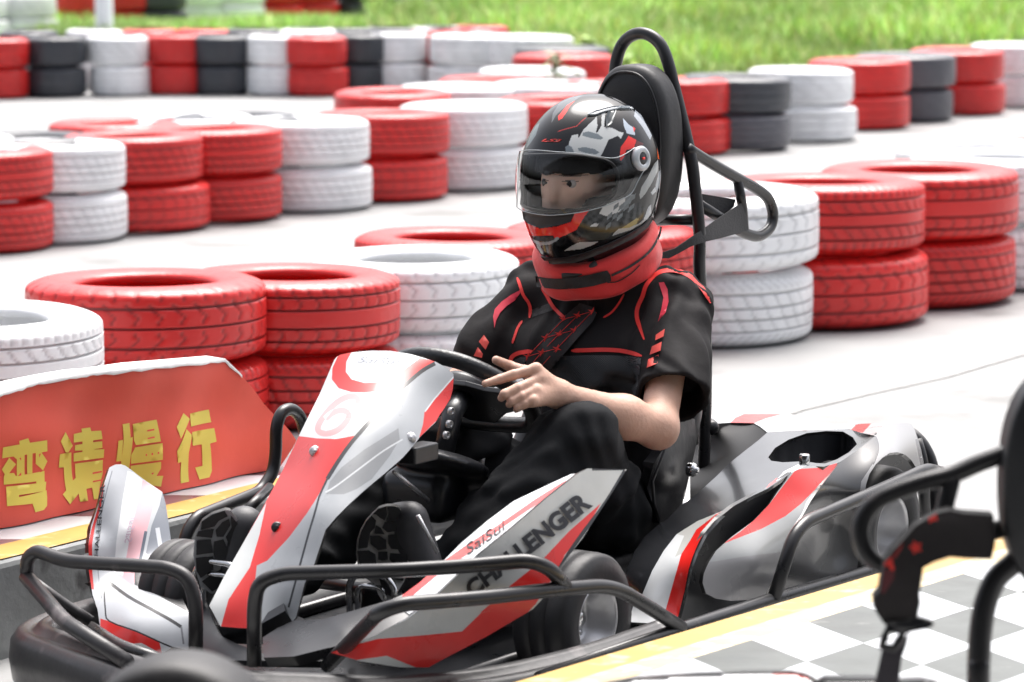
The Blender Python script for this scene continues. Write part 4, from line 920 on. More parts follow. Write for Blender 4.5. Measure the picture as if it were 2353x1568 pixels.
V, F = iso(padf, (-.96, -.08, .76), (-.78, .20, 1.17), .005)
hr = mesh('headrest', V, F, mat('black vinyl', (.016, .016, .018), .5, nscale=8, namt=.2, bump=.15, bscale=90), kart)
V = [(-.868+.02*(.15*math.sin(a))+.0445, .055+.083*math.copysign(abs(math.cos(a))**.8, math.cos(a)), .962+.160*math.copysign(abs(math.sin(a))**.85, math.sin(a))) for a in [i*math.pi/32 for i in range(64)]]
V, F = sweep(V, .003, 6, closed=True); mesh('piping', V, F, M['leather'], hr)

# ---- seat belts
M['belt'] = mat('black webbing', (.02, .02, .022), .7, nscale=30, namt=.2, bump=.4, bscale=200)
sb_o = Z7((955, 1165), (1010, 1130), (1025, 1220), (1035, 1300), (960, 1325), (870, 1350), (780, 1370), (690, 1400), (620, 1440), (560, 1470), (520, 1470), (510, 1440), (600, 1410), (700, 1340), (800, 1270), (880, 1215))
panel('seat_belt', sb_o, ctl(Z7, (1010, 1130, 'y', .165), (1030, 1290, 'y', .175), (800, 1270, 'y', .19), (780, 1370, 'y', .20), (520, 1460, 'y', .16)), M['belt'], kart, .003, base=SK, step=8)
panel('seat_belt', Z7((735, 1080), (960, 1118), (950, 1160), (870, 1230), (740, 1150)), ctl(Z7, (735, 1080, 'y', .13), (960, 1118, 'y', .15), (870, 1230, 'y', .15), (740, 1150, 'y', .13)), M['belt'], kart, .003, base=SK, step=10)

# ---- steering
sc_ = Vector((-.222, .040, .50)); ti = R_(39)
uu = Vector((math.cos(ti), 0, math.sin(ti)))    # up the wheel, leaning back
vv_ = Vector((0, 1, 0)); nn_ = vv_.cross(uu)
rim_p = []
for i in range(48):
    a = 2*math.pi*i/48; cx_, sx_ = math.cos(a), math.sin(a); r_ = .150
    y_, u_ = r_*cx_, r_*sx_
    if u_ < -.095: u_ = -.095-(-.095-u_)*.25
    rim_p.append(sc_+vv_*y_+uu*u_)
sw = empty('steering_wheel', (0, 0, 0)); sw.parent = kart
V, F = sweep(rim_p, .0165, 14, closed=True); mesh('wheel_rim', V, F, mat('black rubber grip', (.02, .021, .023), .33, nscale=20, namt=.2, bump=.3, bscale=120), sw)
b = MB()
def plate(c, pts, th):
    V = [c+vv_*a+uu*u_+nn_*t for t in (-th, th) for a, u_ in pts]; n = len(pts)
    b.add(V, [tuple(range(n-1, -1, -1)), tuple(range(n, 2*n))]+[(i, (i+1) % n, (i+1) % n+n, i+n) for i in range(n)])
plate(sc_, [(-.145, .03), (-.145, -.02), (-.08, -.05), (-.03, -.095), (.03, -.095), (.08, -.05), (.145, -.02), (.145, .03), (.07, .035), (.03, .05), (-.03, .05), (-.07, .035)], .006)
bevel(b.build('spoke_plate', M['plastic'], sw, smooth=False), .002)
b = MB(); b.add(*moved(lathe_vf([(0, .03), (.045, .03), (.05, .02), (.05, 0)], 24), sc_, nn_.to_track_quat('Z', 'Y').to_matrix() if nn_.z > 0 else (-nn_).to_track_quat('Z', 'Y').to_matrix())); b.build('hub', M['plastic'], sw)
c0 = K(1040, 950, y=.07); c1 = K(1022, 1030, y=.07); c2 = K(950, 1250, y=.07)
tube('steering_column', [c1, K(1000, 1105, y=.07), c2], .012, M['chrome'], kart, 0)
b = MB(); V, F = sweep([sc_, c0, c1+(c1-c0)*.1], .021, 16); b.add(V, F)
b.build('column_boss', M['plastic'], kart)
for p in ((1033, 945), (1029, 975), (1022, 1000)):
    b = MB(); b.add(*moved(lathe_vf([(.004, 0), (.008, 0), (.008, .008), (.004, .008), (.004, 0)], 16, 'Y'), K(*p, y=.092))); b.build('bolt', M['alu'], kart)
# dark cowl below the wheel, fuel tank and pedals
gg = [ell(K(1000, 1060, y=.08), (.13, .10, .022), Matrix.Rotation(R_(18), 3, 'Y')), rbox(K(1000, 1130, y=.04), (.09, .08, .05), .03)]
V, F = iso(union(gg, .02), (-.4, -.12, .2), (.2, .25, .55), .008); mesh('column_cowl', V, F, M['plastic'], kart)
for c, s in ((K(850, 1372, y=.10), 1), (K(495, 1345, y=-.12), 1)):
    tubes('pedal', [([c+Vector((0, -.045, -.09)), c+Vector((0, -.05, .02)), c+Vector((0, -.03, .045)), c+Vector((0, .04, .045)), c+Vector((0, .06, .02)), c+Vector((.0, .05, -.09))], .007, .02), ([c+Vector((0, -.03, -.06)), c+Vector((0, -.03, .02)), c+Vector((0, .035, .022)), c+Vector((0, .04, -.06))], .005, .02)], M['chrome'], kart)
b = MB(); b.add(*moved(box_vf((-.10, -.12, .0), (.16, .10, .10)), (-.12, .08, .05))); bevel(b.build('fuel_tank', M['plastic'], kart, smooth=False), .02, 4)
for a_, c_, r_ in ((K(1045, 1040, y=.02), K(1062, 1000, y=.02), .0), ): pass
tubes('support_rod', [([K(1100, 1095, y=.0), K(1110, 1030, y=.0)], .008, 0), ([K(905, 1085, y=.15), K(985, 1150, y=.10)], .004, 0), ([K(960, 1185, y=.22), K(1005, 1270, y=.24)], .004, 0)], M['alu'], kart)
panel('wheel_liner', Z5((1600, 560), (1680, 440), (1800, 410), (1900, 470), (1975, 590), (1990, 760), (1985, 600), (1740, 596), (1640, 700), (1570, 900)), ctl(Z5, (1600, 560, 'y', .42), (1800, 410, 'y', .46), (1975, 590, 'y', .46), (1740, 596, 'y', .42), (1570, 900, 'y', .45)), M['plastic'], rp, .01, base=SK, step=8)
# right side pod, plain outside of the picture's reach
V, F = iso(rbox((-.72, -.42, .19), (.40, .10, .11), .08), (-1.2, -.56, .04), (-.28, -.28, .34), .015); mesh('rear_side_pod', V, F, mat('silver bodywork', (.45, .46, .47), .28, coat=1), kart)
# ================================================================ the driver
person = empty('person', KO, KYAW, label='driver in black shirt, full face helmet and red neck collar, hand on the wheel', cat='person')
M['skin'] = mat('skin', (.60, .37, .28), .5, paint=False, nscale=11, namt=.16, bump=.25, bscale=120, rvar=.1, dark=(.52, .25, .18), dscale=14, dthr=.62)
M['skin'].node_tree.nodes['Principled BSDF'].inputs['Subsurface Weight'].default_value = .12
M['skin'].node_tree.nodes['Principled BSDF'].inputs['Subsurface Radius'].default_value = (.012, .005, .003)
M['shirt'] = mat('shirt cloth', (1, 1, 1), .75, paint=True, nscale=5, namt=.25, bump=.9, bscale=14, sheen=0, spec=.2)
M['pants'] = mat('trouser cloth', (.011, .012, .014), .85, nscale=4, namt=.3, bump=.9, bscale=12, sheen=0, spec=.2)
def obj_cols(V, base, ops, N=None):
    W = np.array([KO+kf*p[0]+kl*p[1]+Vector((0, 0, p[2])) for p in V]); px, D = project(W)
    return paintcols(px, base, ops)
def facing(V, F):
    """vertex normals in kart space and mask of those turned to the camera"""
    F = np.asarray(F); n = np.cross(V[F[:, 2]]-V[F[:, 0]], V[F[:, 3]]-V[F[:, 1]]) if F.shape[1] == 4 else np.cross(V[F[:, 1]]-V[F[:, 0]], V[F[:, 2]]-V[F[:, 0]])
    N = np.zeros_like(V)
    for k_ in range(F.shape[1]): np.add.at(N, F[:, k_], n)
    N /= np.linalg.norm(N, axis=1)[:, None]+1e-12
    c = np.array(w2k(CAMP)); return N, ((c-V)*N).sum(1) > 0
def v3(p): return np.array(p, float)
# joints (kart space)
shL, shR = v3((-.745, .225, .635)), v3((-.745, -.115, .635))
elL, wrL = v3(K(1512, 985, y=.345)), v3(K(1286, 907, y=.255))
elR, wrR = v3((-.52, -.20, .43)), v3((-.30, -.115, .53))
hipL, knL, anL = v3((-.60, .16, .17)), v3(K(1330, 1004, y=.29)), v3((.03, .14, .15))
hipR, knR, anR = v3((-.60, -.04, .17)), v3((-.36, -.06, .40)), v3((.22, -.12, .17))
headc = v3((-.665, .06, .895))
# --- skin: torso, limbs, head in one surface
body = [cone((-.76, .055, .55), (-.66, .055, .22), .11, .11), cone(shL, shR, .055, .055), (cone(shL, elL, .044, .037), .04), (cone(elL, elL+(wrL-elL)*.35, .038, .040), .03), (cone(elL+(wrL-elL)*.35, wrL, .040, .0245), .03),
        (cone(shR, elR, .046, .040), .04), (cone(elR, wrR, .042, .026), .03), cone(hipL, knL, .07, .05), cone(knL, anL, .05, .034), cone(hipR, knR, .07, .05), cone(knR, anR, .05, .034),
        (cone((-.73, .06, .66), (-.69, .06, .82), .055, .052), .03), ell(headc+(.0, 0, .015), (.098, .076, .115)), (cone(headc+(.045, 0, -.05), headc+(.06, 0, -.085), .06, .03), .04)]
V1, F1 = iso(union(body, .02), (-.92, -.32, .05), (.35, .45, 1.05), .0085)
# --- left hand, fine grid: palm, four fingers curled over the rim, thumb up
kn = [K(1232, 848, y=0.230), K(1240, 872, y=0.240), K(1232, 898, y=0.245), K(1226, 922, y=0.250)]
fing = [[kn[0], K(1180, 862, y=0.200), K(1148, 872, y=0.180), K(1115, 882, y=0.163)],
        [kn[1], K(1190, 893, y=0.220), K(1160, 906, y=0.205), K(1152, 915, y=0.195)],
        [kn[2], K(1198, 912, y=0.230), K(1176, 922, y=0.217), K(1170, 930, y=0.207)],
        [kn[3], K(1205, 929, y=0.237), K(1190, 937, y=0.227), K(1186, 942, y=0.219)]]
hd = []
W_ = v3(wrL)
fr = [.0095, .0098, .0093, .0083]
hd.append(cone(W_+(W_-elL)*-.10, W_, .027, .0245))
for i, (f_, r_) in enumerate(zip(fing, fr)):
    hd.append((cone(W_*.85+v3(f_[0])*.15, f_[0], .0185, .0125), .016))
hd.append((cone(W_, K(1228, 890, y=.222), .022, .018), .02))
for f_, r_ in zip(fing, fr):
    hd.append((cone(f_[0], f_[1], r_+.0022, r_+.0005), .005)); hd.append((cone(f_[1], f_[2], r_+.0012, r_-.0003), .003)); hd.append((cone(f_[2], f_[3], r_, r_-.0022), .003))
th = [K(1248, 880, y=.215), K(1208, 855, y=.16), K(1172, 842, y=.125), K(1140, 828, y=.115)]
hd += [(cone(W_*.5+v3(th[0])*.5, th[1], .018, .0125), .014), (cone(th[1], th[2], .0125, .0105), .006), (cone(th[2], th[3], .0108, .0088), .004)]
P = np.array([list(q) for f_ in fing for q in f_]+[list(q) for q in th]+[list(W_)]); lo_, hi_ = P.min(0)-.035, P.max(0)+.04
V2, F2 = iso(union(hd, .006), lo_, hi_, .0021)
# --- right hand
def hand_simple(w0, c, d_up):
    g_ = [cone(w0, c, .024, .022)]
    for i in range(4):
        a = v3(c)+v3((.012+.0*i, .03-.020*i, .012-.012*i)); b_ = a+v3((.045, .012, -.004)); c_ = b_+v3((.008, .008, -.028)); d_ = c_+v3((-.022, .004, -.008))
        g_ += [(cone(v3(c), a, .015, .012), .012), (cone(a, b_, .0105, .0095), .004), (cone(b_, c_, .0095, .009), .003), (cone(c_, d_, .009, .0075), .003)]
    g_ += [(cone(v3(c), v3(c)+v3((.02, .045, .015)), .014, .011), .01), (cone(v3(c)+v3((.02, .045, .015)), v3(c)+v3((.045, .06, .01)), .011, .009), .004)]
    return g_
gR = hand_simple(wrR, v3((-.235, -.10, .55)), 1)
V3_, F3_ = iso(union(gR, .006), (-.36, -.19, .46), (-.12, .0, .63), .003)
off = 0; VV = []; FF = []
for V, F in ((V1, F1), (V2, F2), (V3_, F3_)): VV.append(V); FF.append(np.asarray(F)+off); off += len(V)
# --- face details painted/modelled on the head part
VV = np.vstack(VV); FF = np.vstack(FF)
bodyo = mesh('body', VV, FF, M['skin'], person)
bodyo['label'] = 'bare left forearm and hand, face behind the visor'
# --- face: a finer mask with nose, brows, lids and eyes
E1, E2 = v3(K(1318, 422, y=.090)), v3(K(1252, 420, y=.028))
fx = max(E1[0], E2[0]); ez = (E1[2]+E2[2])/2; cy = (E1[1]+E2[1])/2
fc = v3((fx-.078, cy, ez-.01))
fg = [ell(fc, (.090, .070, .112)), (cone((fx+.004, cy, ez+.002), (fx+.016, cy, ez-.031), .006, .0085), .014), (ell((fx-.012, cy, ez-.055), (.022, .034, .022)), .02)]
def facef(X, Y, Z):
    v = union(fg, .01)(X, Y, Z)
    for s_ in (1, -1):
        e = ell((fx+.012, cy+s_*.031, ez-.0003*0), (.013, .0142, .0044))(X, Y, Z); v = np.maximum(v, -e)
    return v
V, F = iso(facef, (fx-.09, cy-.085, ez-.10), (fx+.05, cy+.085, ez+.11), .0018)
col = np.tile((.80, .54, .43), (len(V), 1))
for s_ in (1, -1):
    d_ = np.hypot((V[:, 1]-cy-s_*.033)/.024, (V[:, 2]-(ez+.018+.1*abs(V[:, 1]-cy)*0))/.0024)
    col[(d_ < 1) & (V[:, 0] > fx-.04)] = (.22, .14, .11)
    d2 = np.hypot((V[:, 1]-cy-s_*.031)/.0150, (V[:, 2]-ez-.0056)/.0018); col[(d2 < 1) & (V[:, 0] > fx-.03)] = (.05, .03, .025)
m_ = V[:, 2] < ez-.062; col[m_] = (.74, .48, .38)
dl = np.hypot((V[:, 1]-cy)/.026, (V[:, 2]-(ez-.072))/.008); col[(dl < 1)] = (.45, .16, .13)
M['face'] = mat('face skin', (1, 1, 1), .45, paint=True, nscale=14, namt=.06); M['face'].node_tree.nodes['Principled BSDF'].inputs['Subsurface Weight'].default_value = .15
M['face'].node_tree.nodes['Principled BSDF'].inputs['Subsurface Radius'].default_value = (.01, .004, .003)
facem = mesh('face', V, F, M['face'], person, col=col)
ew = mat('eye', (1, 1, 1), .12, paint=True)
for s_ in (1, -1):
    V, F = lathe_vf([(.0118*math.sin(a), .0118*math.cos(a)) for a in [i*math.pi/24 for i in range(25)]], 32, 'X'); V = np.array([list(v) for v in V])
    look = v3((math.cos(R_(2)), math.sin(R_(-6)), .03)); look /= np.linalg.norm(look); dd = (V/.0118) @ look
    c_ = np.tile((.62, .56, .53), (len(V), 1)); c_[dd > .78] = (.03, .016, .01); c_[dd > .965] = (.005, .005, .005)
    mesh('eye', V+v3((fx-.0075, cy+s_*.0305, ez)), F, ew, facem, col=c_)
# fringe of black hair
V, F = iso(lambda X, Y, Z: np.maximum(ell(fc+v3((-.002, 0, .030)), (.101, .086, .110))(X, Y, Z), -(Z-(ez+.020+.0025*np.sin(120*Y)+.0012*np.sin(430*Y)))), fc+v3((-.11, -.09, .02)), fc+v3((.12, .09, .16)), .0035)
mesh('hair', V, F, mat('black hair', (.008, .007, .007), .5, bump=.4, bscale=120), person)

# --- shirt with vest
def cl(a, b, ra, rb, k_=.03): return (cone(a, b, ra, rb), k_)
sL1 = v3(K(1545, 905, y=.325)); sR1 = v3(K(1118, 815, y=-.175))
shirt = [ell((-.745, .055, .50), (.125, .185, .19)), cl((-.74, .055, .42), (-.66, .055, .20), .145, .155, .05), cl(shL+v3((.0, -.02, .0)), shR+v3((0, .02, 0)), .075, .075, .05), cl((-.755, .13, .63), (-.755, -.02, .63), .085, .085, .04),
         cl(shL+v3((0, .012, 0)), sL1, .068, .077, .035), cl(shR-v3((0, .012, 0)), sR1, .066, .072, .035), cl((-.66, .16, .53), (-.65, -.03, .53), .07, .07, .05)]
cutL = (sL1-shL)/np.linalg.norm(sL1-shL); cutR = (sR1-shR)/np.linalg.norm(sR1-shR)
def fold(X, Y, Z):
    return .0035*np.sin(38*X+22*Z+9*np.sin(13*Y))+.003*np.sin(30*Y-44*Z+6*np.sin(17*X))+.0020*np.sin(90*Z+60*Y+5*np.sin(30*X))
def shirtf(X, Y, Z):
    v = union(shirt, .03)(X, Y, Z)+fold(X, Y, Z)
    pL = (X-sL1[0])*cutL[0]+(Y-sL1[1])*cutL[1]+(Z-sL1[2])*cutL[2]; v = np.where(Y > .22, np.maximum(v, pL-.012), v)
    # hollow sleeve mouth
    inn = cone(shL, sL1+cutL*.03, .05, .066)(X, Y, Z); v = np.where((Y > .2) & (pL > -.06), np.maximum(v, -inn), v)
    return v
V, F = iso(shirtf, (-.93, -.30, .08), (-.36, .46, .76), .0042)
RD = (.72, .035, .03)
sbase = (.011, .010, .011)
blk1 = [Z4((1040, 1440), (1076, 1414), (1068, 1450), (1030, 1466)), Z4((1018, 1490), (1064, 1474), (1055, 1510), (1008, 1532)), Z4((1003, 1548), (1048, 1530), (1040, 1578), (995, 1600))]
blk2 = [Z4((243, 1475), (265, 1444), (288, 1476), (262, 1512)), Z4((219, 1522), (235, 1498), (259, 1535), (240, 1550), (228, 1550)), Z4((195, 1575), (212, 1555), (240, 1575), (225, 1600))]
shops = [('poly', Z4((650, 1520), (980, 1535), (985, 1600), (1000, 1640), (980, 1700), (870, 1720), (640, 1700), (560, 1640), (380, 1600), (380, 1566), (405, 1545)), (.045, .052, .058)),
         ('line', Z4((655, 1518), (760, 1511), (880, 1516), (975, 1537)), RD, 5.5), ('line', Z4((378, 1572), (392, 1545), (430, 1528), (480, 1520)), RD, 5.0),
         ('line', Z4((1283, 1302), (1255, 1240), (1200, 1182), (1130, 1152), (1062, 1168), (1002, 1212), (965, 1270), (950, 1330), (960, 1400), (978, 1460)), RD, 4.6),
         ('line', Z4((412, 1180), (430, 1232), (460, 1300), (466, 1368)), RD, 4.0), ('line', Z4((520, 1235), (545, 1275), (585, 1335), (628, 1372)), RD, 4.2),
         ('line', Z4((892, 1262), (862, 1308), (800, 1366)), RD, 3.2), ('line', Z4((436, 1380), (412, 1430), (392, 1490)), RD, 3.4),
         ('poly', Z4((306, 1405), (304, 1345), (340, 1290), (400, 1252), (425, 1246), (372, 1300), (332, 1350), (318, 1405)), (.62, .03, .06)),
         ('poly', Z4((1045, 1208), (1072, 1216), (1090, 1270), (1085, 1322), (1048, 1384), (1068, 1310), (1062, 1250)), (.62, .03, .06)),
         ('poly', Z4((380, 1478), (300, 1500), (200, 1568), (360, 1600), (385, 1540)), (.016, .015, .017))]
shops += [('poly', b_, (.70, .09, .07)) for b_ in blk1+blk2]
band = Z4((705, 1285), (760, 1290), (790, 1320), (770, 1400), (700, 1480), (640, 1560), (600, 1640), (520, 1660), (440, 1600), (470, 1560), (510, 1510), (560, 1450), (625, 1372))
shops += [('poly', band, (.024, .022, .024))]
nodes0 = [[(752, 1338), (684, 1358), (622, 1380)], [(674, 1420), (603, 1444), (540, 1466)], [(592, 1502), (521, 1530), (458, 1552)], [(520, 1584), (450, 1606)]]
N_, fm = facing(V, F)
col = np.tile(sbase, (len(V), 1))
shirt_o = mesh('shirt', V, F, M['shirt'], person, col=col)
SS = Surf(shirt_o)
def surf_panel(name, outline, S, m, parent, lift, step, wav=0):
    P2, F = cdt(outline, [], step); D = S(P2)-lift
    V = [w2k(CAMP+ray(*p)*float(d)) for p, d in zip(P2, D)]; return mesh(name, V, F, m, parent)
M['redcloth'] = mat('red piping cloth', RD, .65, nscale=12, namt=.1); M['crimson'] = mat('crimson inset cloth', (.55, .02, .05), .7, nscale=12, namt=.1); M['redprint'] = mat('red print', (.66, .07, .055), .6, nscale=12, namt=.1)
Z10 = Zf(1.8445, 1800, 1050)
def piping(pts, hw):
    return surf_panel('piping', ribbonpoly(sm2(pts, 5, False), lambda t: hw*min(1, .35+6*min(t, 1-t))), SS, M['redcloth'], shirt_o, .003, 5)
piping(Z10((1925, 300), (1905, 262), (1860, 190), (1790, 115), (1700, 68), (1600, 58), (1520, 85), (1450, 165), (1420, 250), (1385, 330), (1378, 400), (1400, 480), (1432, 570)), 4.8)
piping(Z10((495, 110), (515, 165), (540, 240), (580, 300), (592, 350), (585, 410)), 3.6)
piping(Z10((675, 185), (710, 240), (755, 320), (800, 370), (845, 412)), 4.0)
piping(Z10((1285, 232), (1240, 310), (1190, 370), (1130, 408)), 2.4)
piping(Z10((533, 430), (500, 480), (478, 540), (458, 598)), 2.8)
piping(Z10((893, 652), (1000, 648), (1150, 645), (1280, 655), (1415, 690)), 4.8)
piping(Z10((442, 735), (460, 695), (510, 668), (610, 654)), 4.8)
for g_ in (Z10((318, 400), (330, 345), (380, 290), (450, 240), (515, 205), (518, 225), (480, 280), (420, 320), (370, 370), (340, 430), (328, 485)), Z10((1540, 150), (1578, 145), (1605, 200), (1612, 290), (1590, 370), (1535, 435), (1560, 340), (1575, 260))):
    surf_panel('shoulder_inset', g_, SS, M['crimson'], shirt_o, .0025, 5)
for g_ in (Z10((1518, 535), (1585, 490), (1575, 545), (1515, 575)), Z10((1490, 620), (1562, 585), (1553, 650), (1472, 682)), Z10((1462, 715), (1540, 680), (1530, 745), (1450, 778)), Z10((212, 585), (250, 535), (288, 590), (262, 645)), Z10((175, 690), (205, 625), (242, 675), (235, 705)), Z10((120, 770), (140, 800), (158, 815), (150, 828), (128, 815))):
    surf_panel('sleeve_print', g_, SS, M['redprint'], shirt_o, .010, 9)
M['quilt'] = mat('quilted strap cloth', (.022, .020, .022), .8, nscale=14, namt=.3, bump=.4, bscale=120)
qo_ = Z10((955, 300), (1060, 330), (1080, 380), (1050, 440), (940, 560), (830, 690), (740, 790), (690, 830), (600, 800), (555, 760), (570, 700), (620, 640), (690, 560), (760, 480), (840, 400))
surf_panel('quilted_strap', qo_, SS, M['quilt'], shirt_o, .012, 6)
def sline(pts, r): return [w2k(CAMP+ray(*p)*float(d)) for p, d in zip(pts, SS(pts)-.0135)]
nodes = [[(1050, 362), (942, 392), (838, 420)], [(918, 500), (805, 528), (705, 556)], [(790, 636), (676, 664), (572, 694)], [(662, 780), (560, 800)]]
L_ = []
for r0 in range(4):
    for c_ in range(len(nodes[r0])):
        if c_+1 < len(nodes[r0]): L_.append([nodes[r0][c_], nodes[r0][c_+1]])
        if r0 < 3 and c_ < len(nodes[r0+1]): L_.append([nodes[r0][c_], nodes[r0+1][c_]])
tubes('stitching', [(sline([(a[0]+(b_[0]-a[0])*t, a[1]+(b_[1]-a[1])*t) for t in (0, .5, 1) for a, b_ in [Z10(*l_)]], 0), .0007, 0) for l_ in L_], M['redcloth'], shirt_o)
surf_panel('chest_strap', Z10((600, 350), (735, 300), (765, 350), (690, 375), (605, 405)), SS, M['belt'], shirt_o, .002, 6)
# quilting stars: four pointed, stitched on the strap
b = MB()
for row in nodes:
    for (x, y) in row:
        c_ = np.array(Z10((x, y))[0]); pts = []
        for i in range(8):
            a = i*math.pi/4+.35; r_ = 11.5 if i % 2 == 0 else 3.2; pts.append((c_[0]+r_*math.cos(a), c_[1]+r_*math.sin(a)))
        D = SS(pts)-.0145; D[:] = D.mean()
        b.add([w2k(CAMP+ray(*p)*float(d)) for p, d in zip(pts, D)], [tuple(range(8))])
b.build('quilting_stars', mat('red stitching', RD, .6), shirt_o, smooth=False)
# abdominal leather guard with a woven look
gp = Z10((450, 735), (520, 700), (600, 690), (880, 690), (1000, 685), (1150, 685), (1300, 690), (1410, 705), (1400, 800), (1385, 900), (1370, 960), (1360, 1010), (1200, 1005), (1000, 970), (800, 920), (700, 860), (560, 780))
M['carbon'] = mat('woven black leather', (.035, .042, .048), .38, rvar=.1)
n_ = M['carbon'].node_tree; wv_ = n_.nodes.new('ShaderNodeTexWave'); wv_.inputs['Scale'].default_value = 150; wv_.inputs['Distortion'].default_value = .3; mp_ = n_.nodes.new('ShaderNodeMapping'); mp_.inputs['Rotation'].default_value = (0, R_(40), R_(30)); tc_ = n_.nodes.new('ShaderNodeTexCoord')
n_.links.new(tc_.outputs['Object'], mp_.inputs[0]); n_.links.new(mp_.outputs[0], wv_.inputs[0]); bb_ = n_.nodes.new('ShaderNodeBump'); bb_.inputs['Strength'].default_value = .6; bb_.inputs['Distance'].default_value = .003
n_.links.new(wv_.outputs['Fac'], bb_.inputs['Height']); n_.links.new(bb_.outputs[0], n_.nodes['Principled BSDF'].inputs['Normal'])
surf_panel('waist_guard', gp, SS, M['carbon'], shirt_o, .004, 7)

# --- trousers
tr = [cone(hipL, hipR, .10, .10), cl((-.66, .055, .22), (-.60, .055, .16), .14, .12, .05), cl(hipL, knL-v3((.0, 0, .008)), .10, .076, .04), cl(knL-v3((0, 0, .008)), knL+(anL-knL)*.55, .076, .075, .03), cl(knL+(anL-knL)*.55, anL, .075, .062, .03),
      cl(hipR, knR, .095, .068, .04), cl(knR, knR+(anR-knR)*.55, .066, .070, .03), cl(knR+(anR-knR)*.55, anR, .07, .06, .03)]
def trf(X, Y, Z): return union(tr, .03)(X, Y, Z)+.005*np.sin(28*X+24*Y+6*np.sin(18*Z))+.0040*np.sin(50*Z+22*X+8*np.sin(15*Y))+.0022*np.sin(95*X-60*Z+7*np.sin(26*Y))
V, F = iso(trf, (-.84, -.25, .03), (.34, .44, .60), .0072)
mesh('trousers', V, F, M['pants'], person)

# --- shoes, soles towards the front
M['shoe'] = mat('grey black shoe', (.045, .045, .05), .5, nscale=20, namt=.3); M['sole'] = mat('shoe sole rubber', (1, 1, 1), .6, paint=True, bump=.2, bscale=90)
Z8 = Zf(1.889, 1200, 1900); Z3 = Zf(2.353, 0, 2100)
def shoe(outl, ctrl, blocks, pale, name='shoe'):
    root = empty(name, (0, 0, 0)); root.parent = person
    d = depthfn(ctrl); P2, F = cdt(outl, [], 3.2)
    panel('sole', outl, ctrl, M['sole'], root, .016, step=3.2, base=pale)
    # tread blocks: raised
    b = MB()
    for bl in blocks:
        P2, F = cdt(bl, [], 7); D = d(P2); n = len(P2); V = [w2k(CAMP+ray(*p)*float(q-.0045)) for p, q in zip(P2, D)]+[w2k(CAMP+ray(*p)*float(q)) for p, q in zip(P2, D)]
        cnt = {(t[i], t[(i+1) % 3]) for t in F for i in range(3)}
        b.add(V, list(F)+[(a_, c_, c_+n, a_+n) for a_, c_ in cnt if (c_, a_) not in cnt])
    o = b.build('tread', M['rubber'], root, smooth=False); bevel(o, .0012, 1)
    return root, d
ol = Z8((545, 300), (590, 255), (650, 236), (710, 234), (755, 250), (778, 290), (800, 400), (815, 520), (822, 620), (815, 700), (790, 800), (740, 880), (690, 940), (620, 950), (590, 900), (560, 820), (480, 760), (440, 690), (428, 600), (435, 500), (460, 420), (500, 350))
cl_ = ctl(Z8, (650, 236, 'y', .125), (778, 290, 'y', .15), (815, 600, 'y', .165), (430, 600, 'y', .075), (545, 300, 'y', .10), (650, 940, 'y', .14), (620, 600, 'y', .112))
bl = [Z8(*p) for p in ([(548, 298), (590, 258), (650, 240), (655, 300), (640, 345), (610, 330), (575, 300)], [(660, 240), (710, 238), (752, 254), (772, 300), (760, 345), (650, 348), (665, 300)], [(640, 355), (775, 352), (785, 420), (660, 435), (620, 400)],
      [(500, 352), (540, 308), (575, 345), (565, 400), (530, 440), (510, 550), (440, 560), (445, 490), (465, 420)], [(575, 380), (610, 400), (640, 450), (560, 445)], [(530, 460), (600, 460), (650, 490), (655, 560), (590, 570), (530, 520)],
      [(665, 455), (790, 440), (808, 570), (690, 560), (665, 520)], [(432, 575), (520, 570), (570, 600), (580, 680), (520, 720), (450, 690)], [(590, 580), (660, 580), (665, 640), (620, 650), (590, 640)], [(680, 590), (810, 600), (812, 690), (720, 690), (675, 640)],
      [(590, 670), (650, 665), (660, 720), (600, 740)], [(670, 690), (800, 705), (780, 800), (700, 790)], [(590, 760), (680, 740), (690, 800), (730, 880), (690, 920), (630, 890)])]
sh, sf = shoe(ol, cl_, bl, (.50, .49, .47))
gq = [cone(K(*Z8((720, 330))[0], y=.15)-Vector((.05, -.0, .01)), K(*Z8((760, 700))[0], y=.16)-Vector((.06, 0, 0)), .036, .045), cone(K(*Z8((640, 330))[0], y=.115)-Vector((.045, 0, .01)), K(*Z8((640, 700))[0], y=.12)-Vector((.06, 0, 0)), .034, .045), cone(K(*Z8((700, 700))[0], y=.13)-Vector((.07, 0, 0)), anL, .05, .045)]
V, F = iso(union(gq, .02), (-.05, .02, .05), (.25, .26, .40), .006); mesh('upper', V, F, M['shoe'], sh)
orr = Z1((865, 905), (885, 860), (930, 830), (990, 812), (1012, 815), (1040, 850), (1062, 900), (1075, 930), (1060, 980), (1030, 1040), (1010, 1100), (985, 1150), (930, 1180), (880, 1150), (858, 1080), (848, 1010), (852, 950))
cr_ = ctl(Z1, (865, 905, 'y', -.15), (1000, 812, 'y', -.10), (1070, 930, 'y', -.085), (930, 1180, 'y', -.13), (850, 1010, 'y', -.155), (950, 980, 'y', -.12))
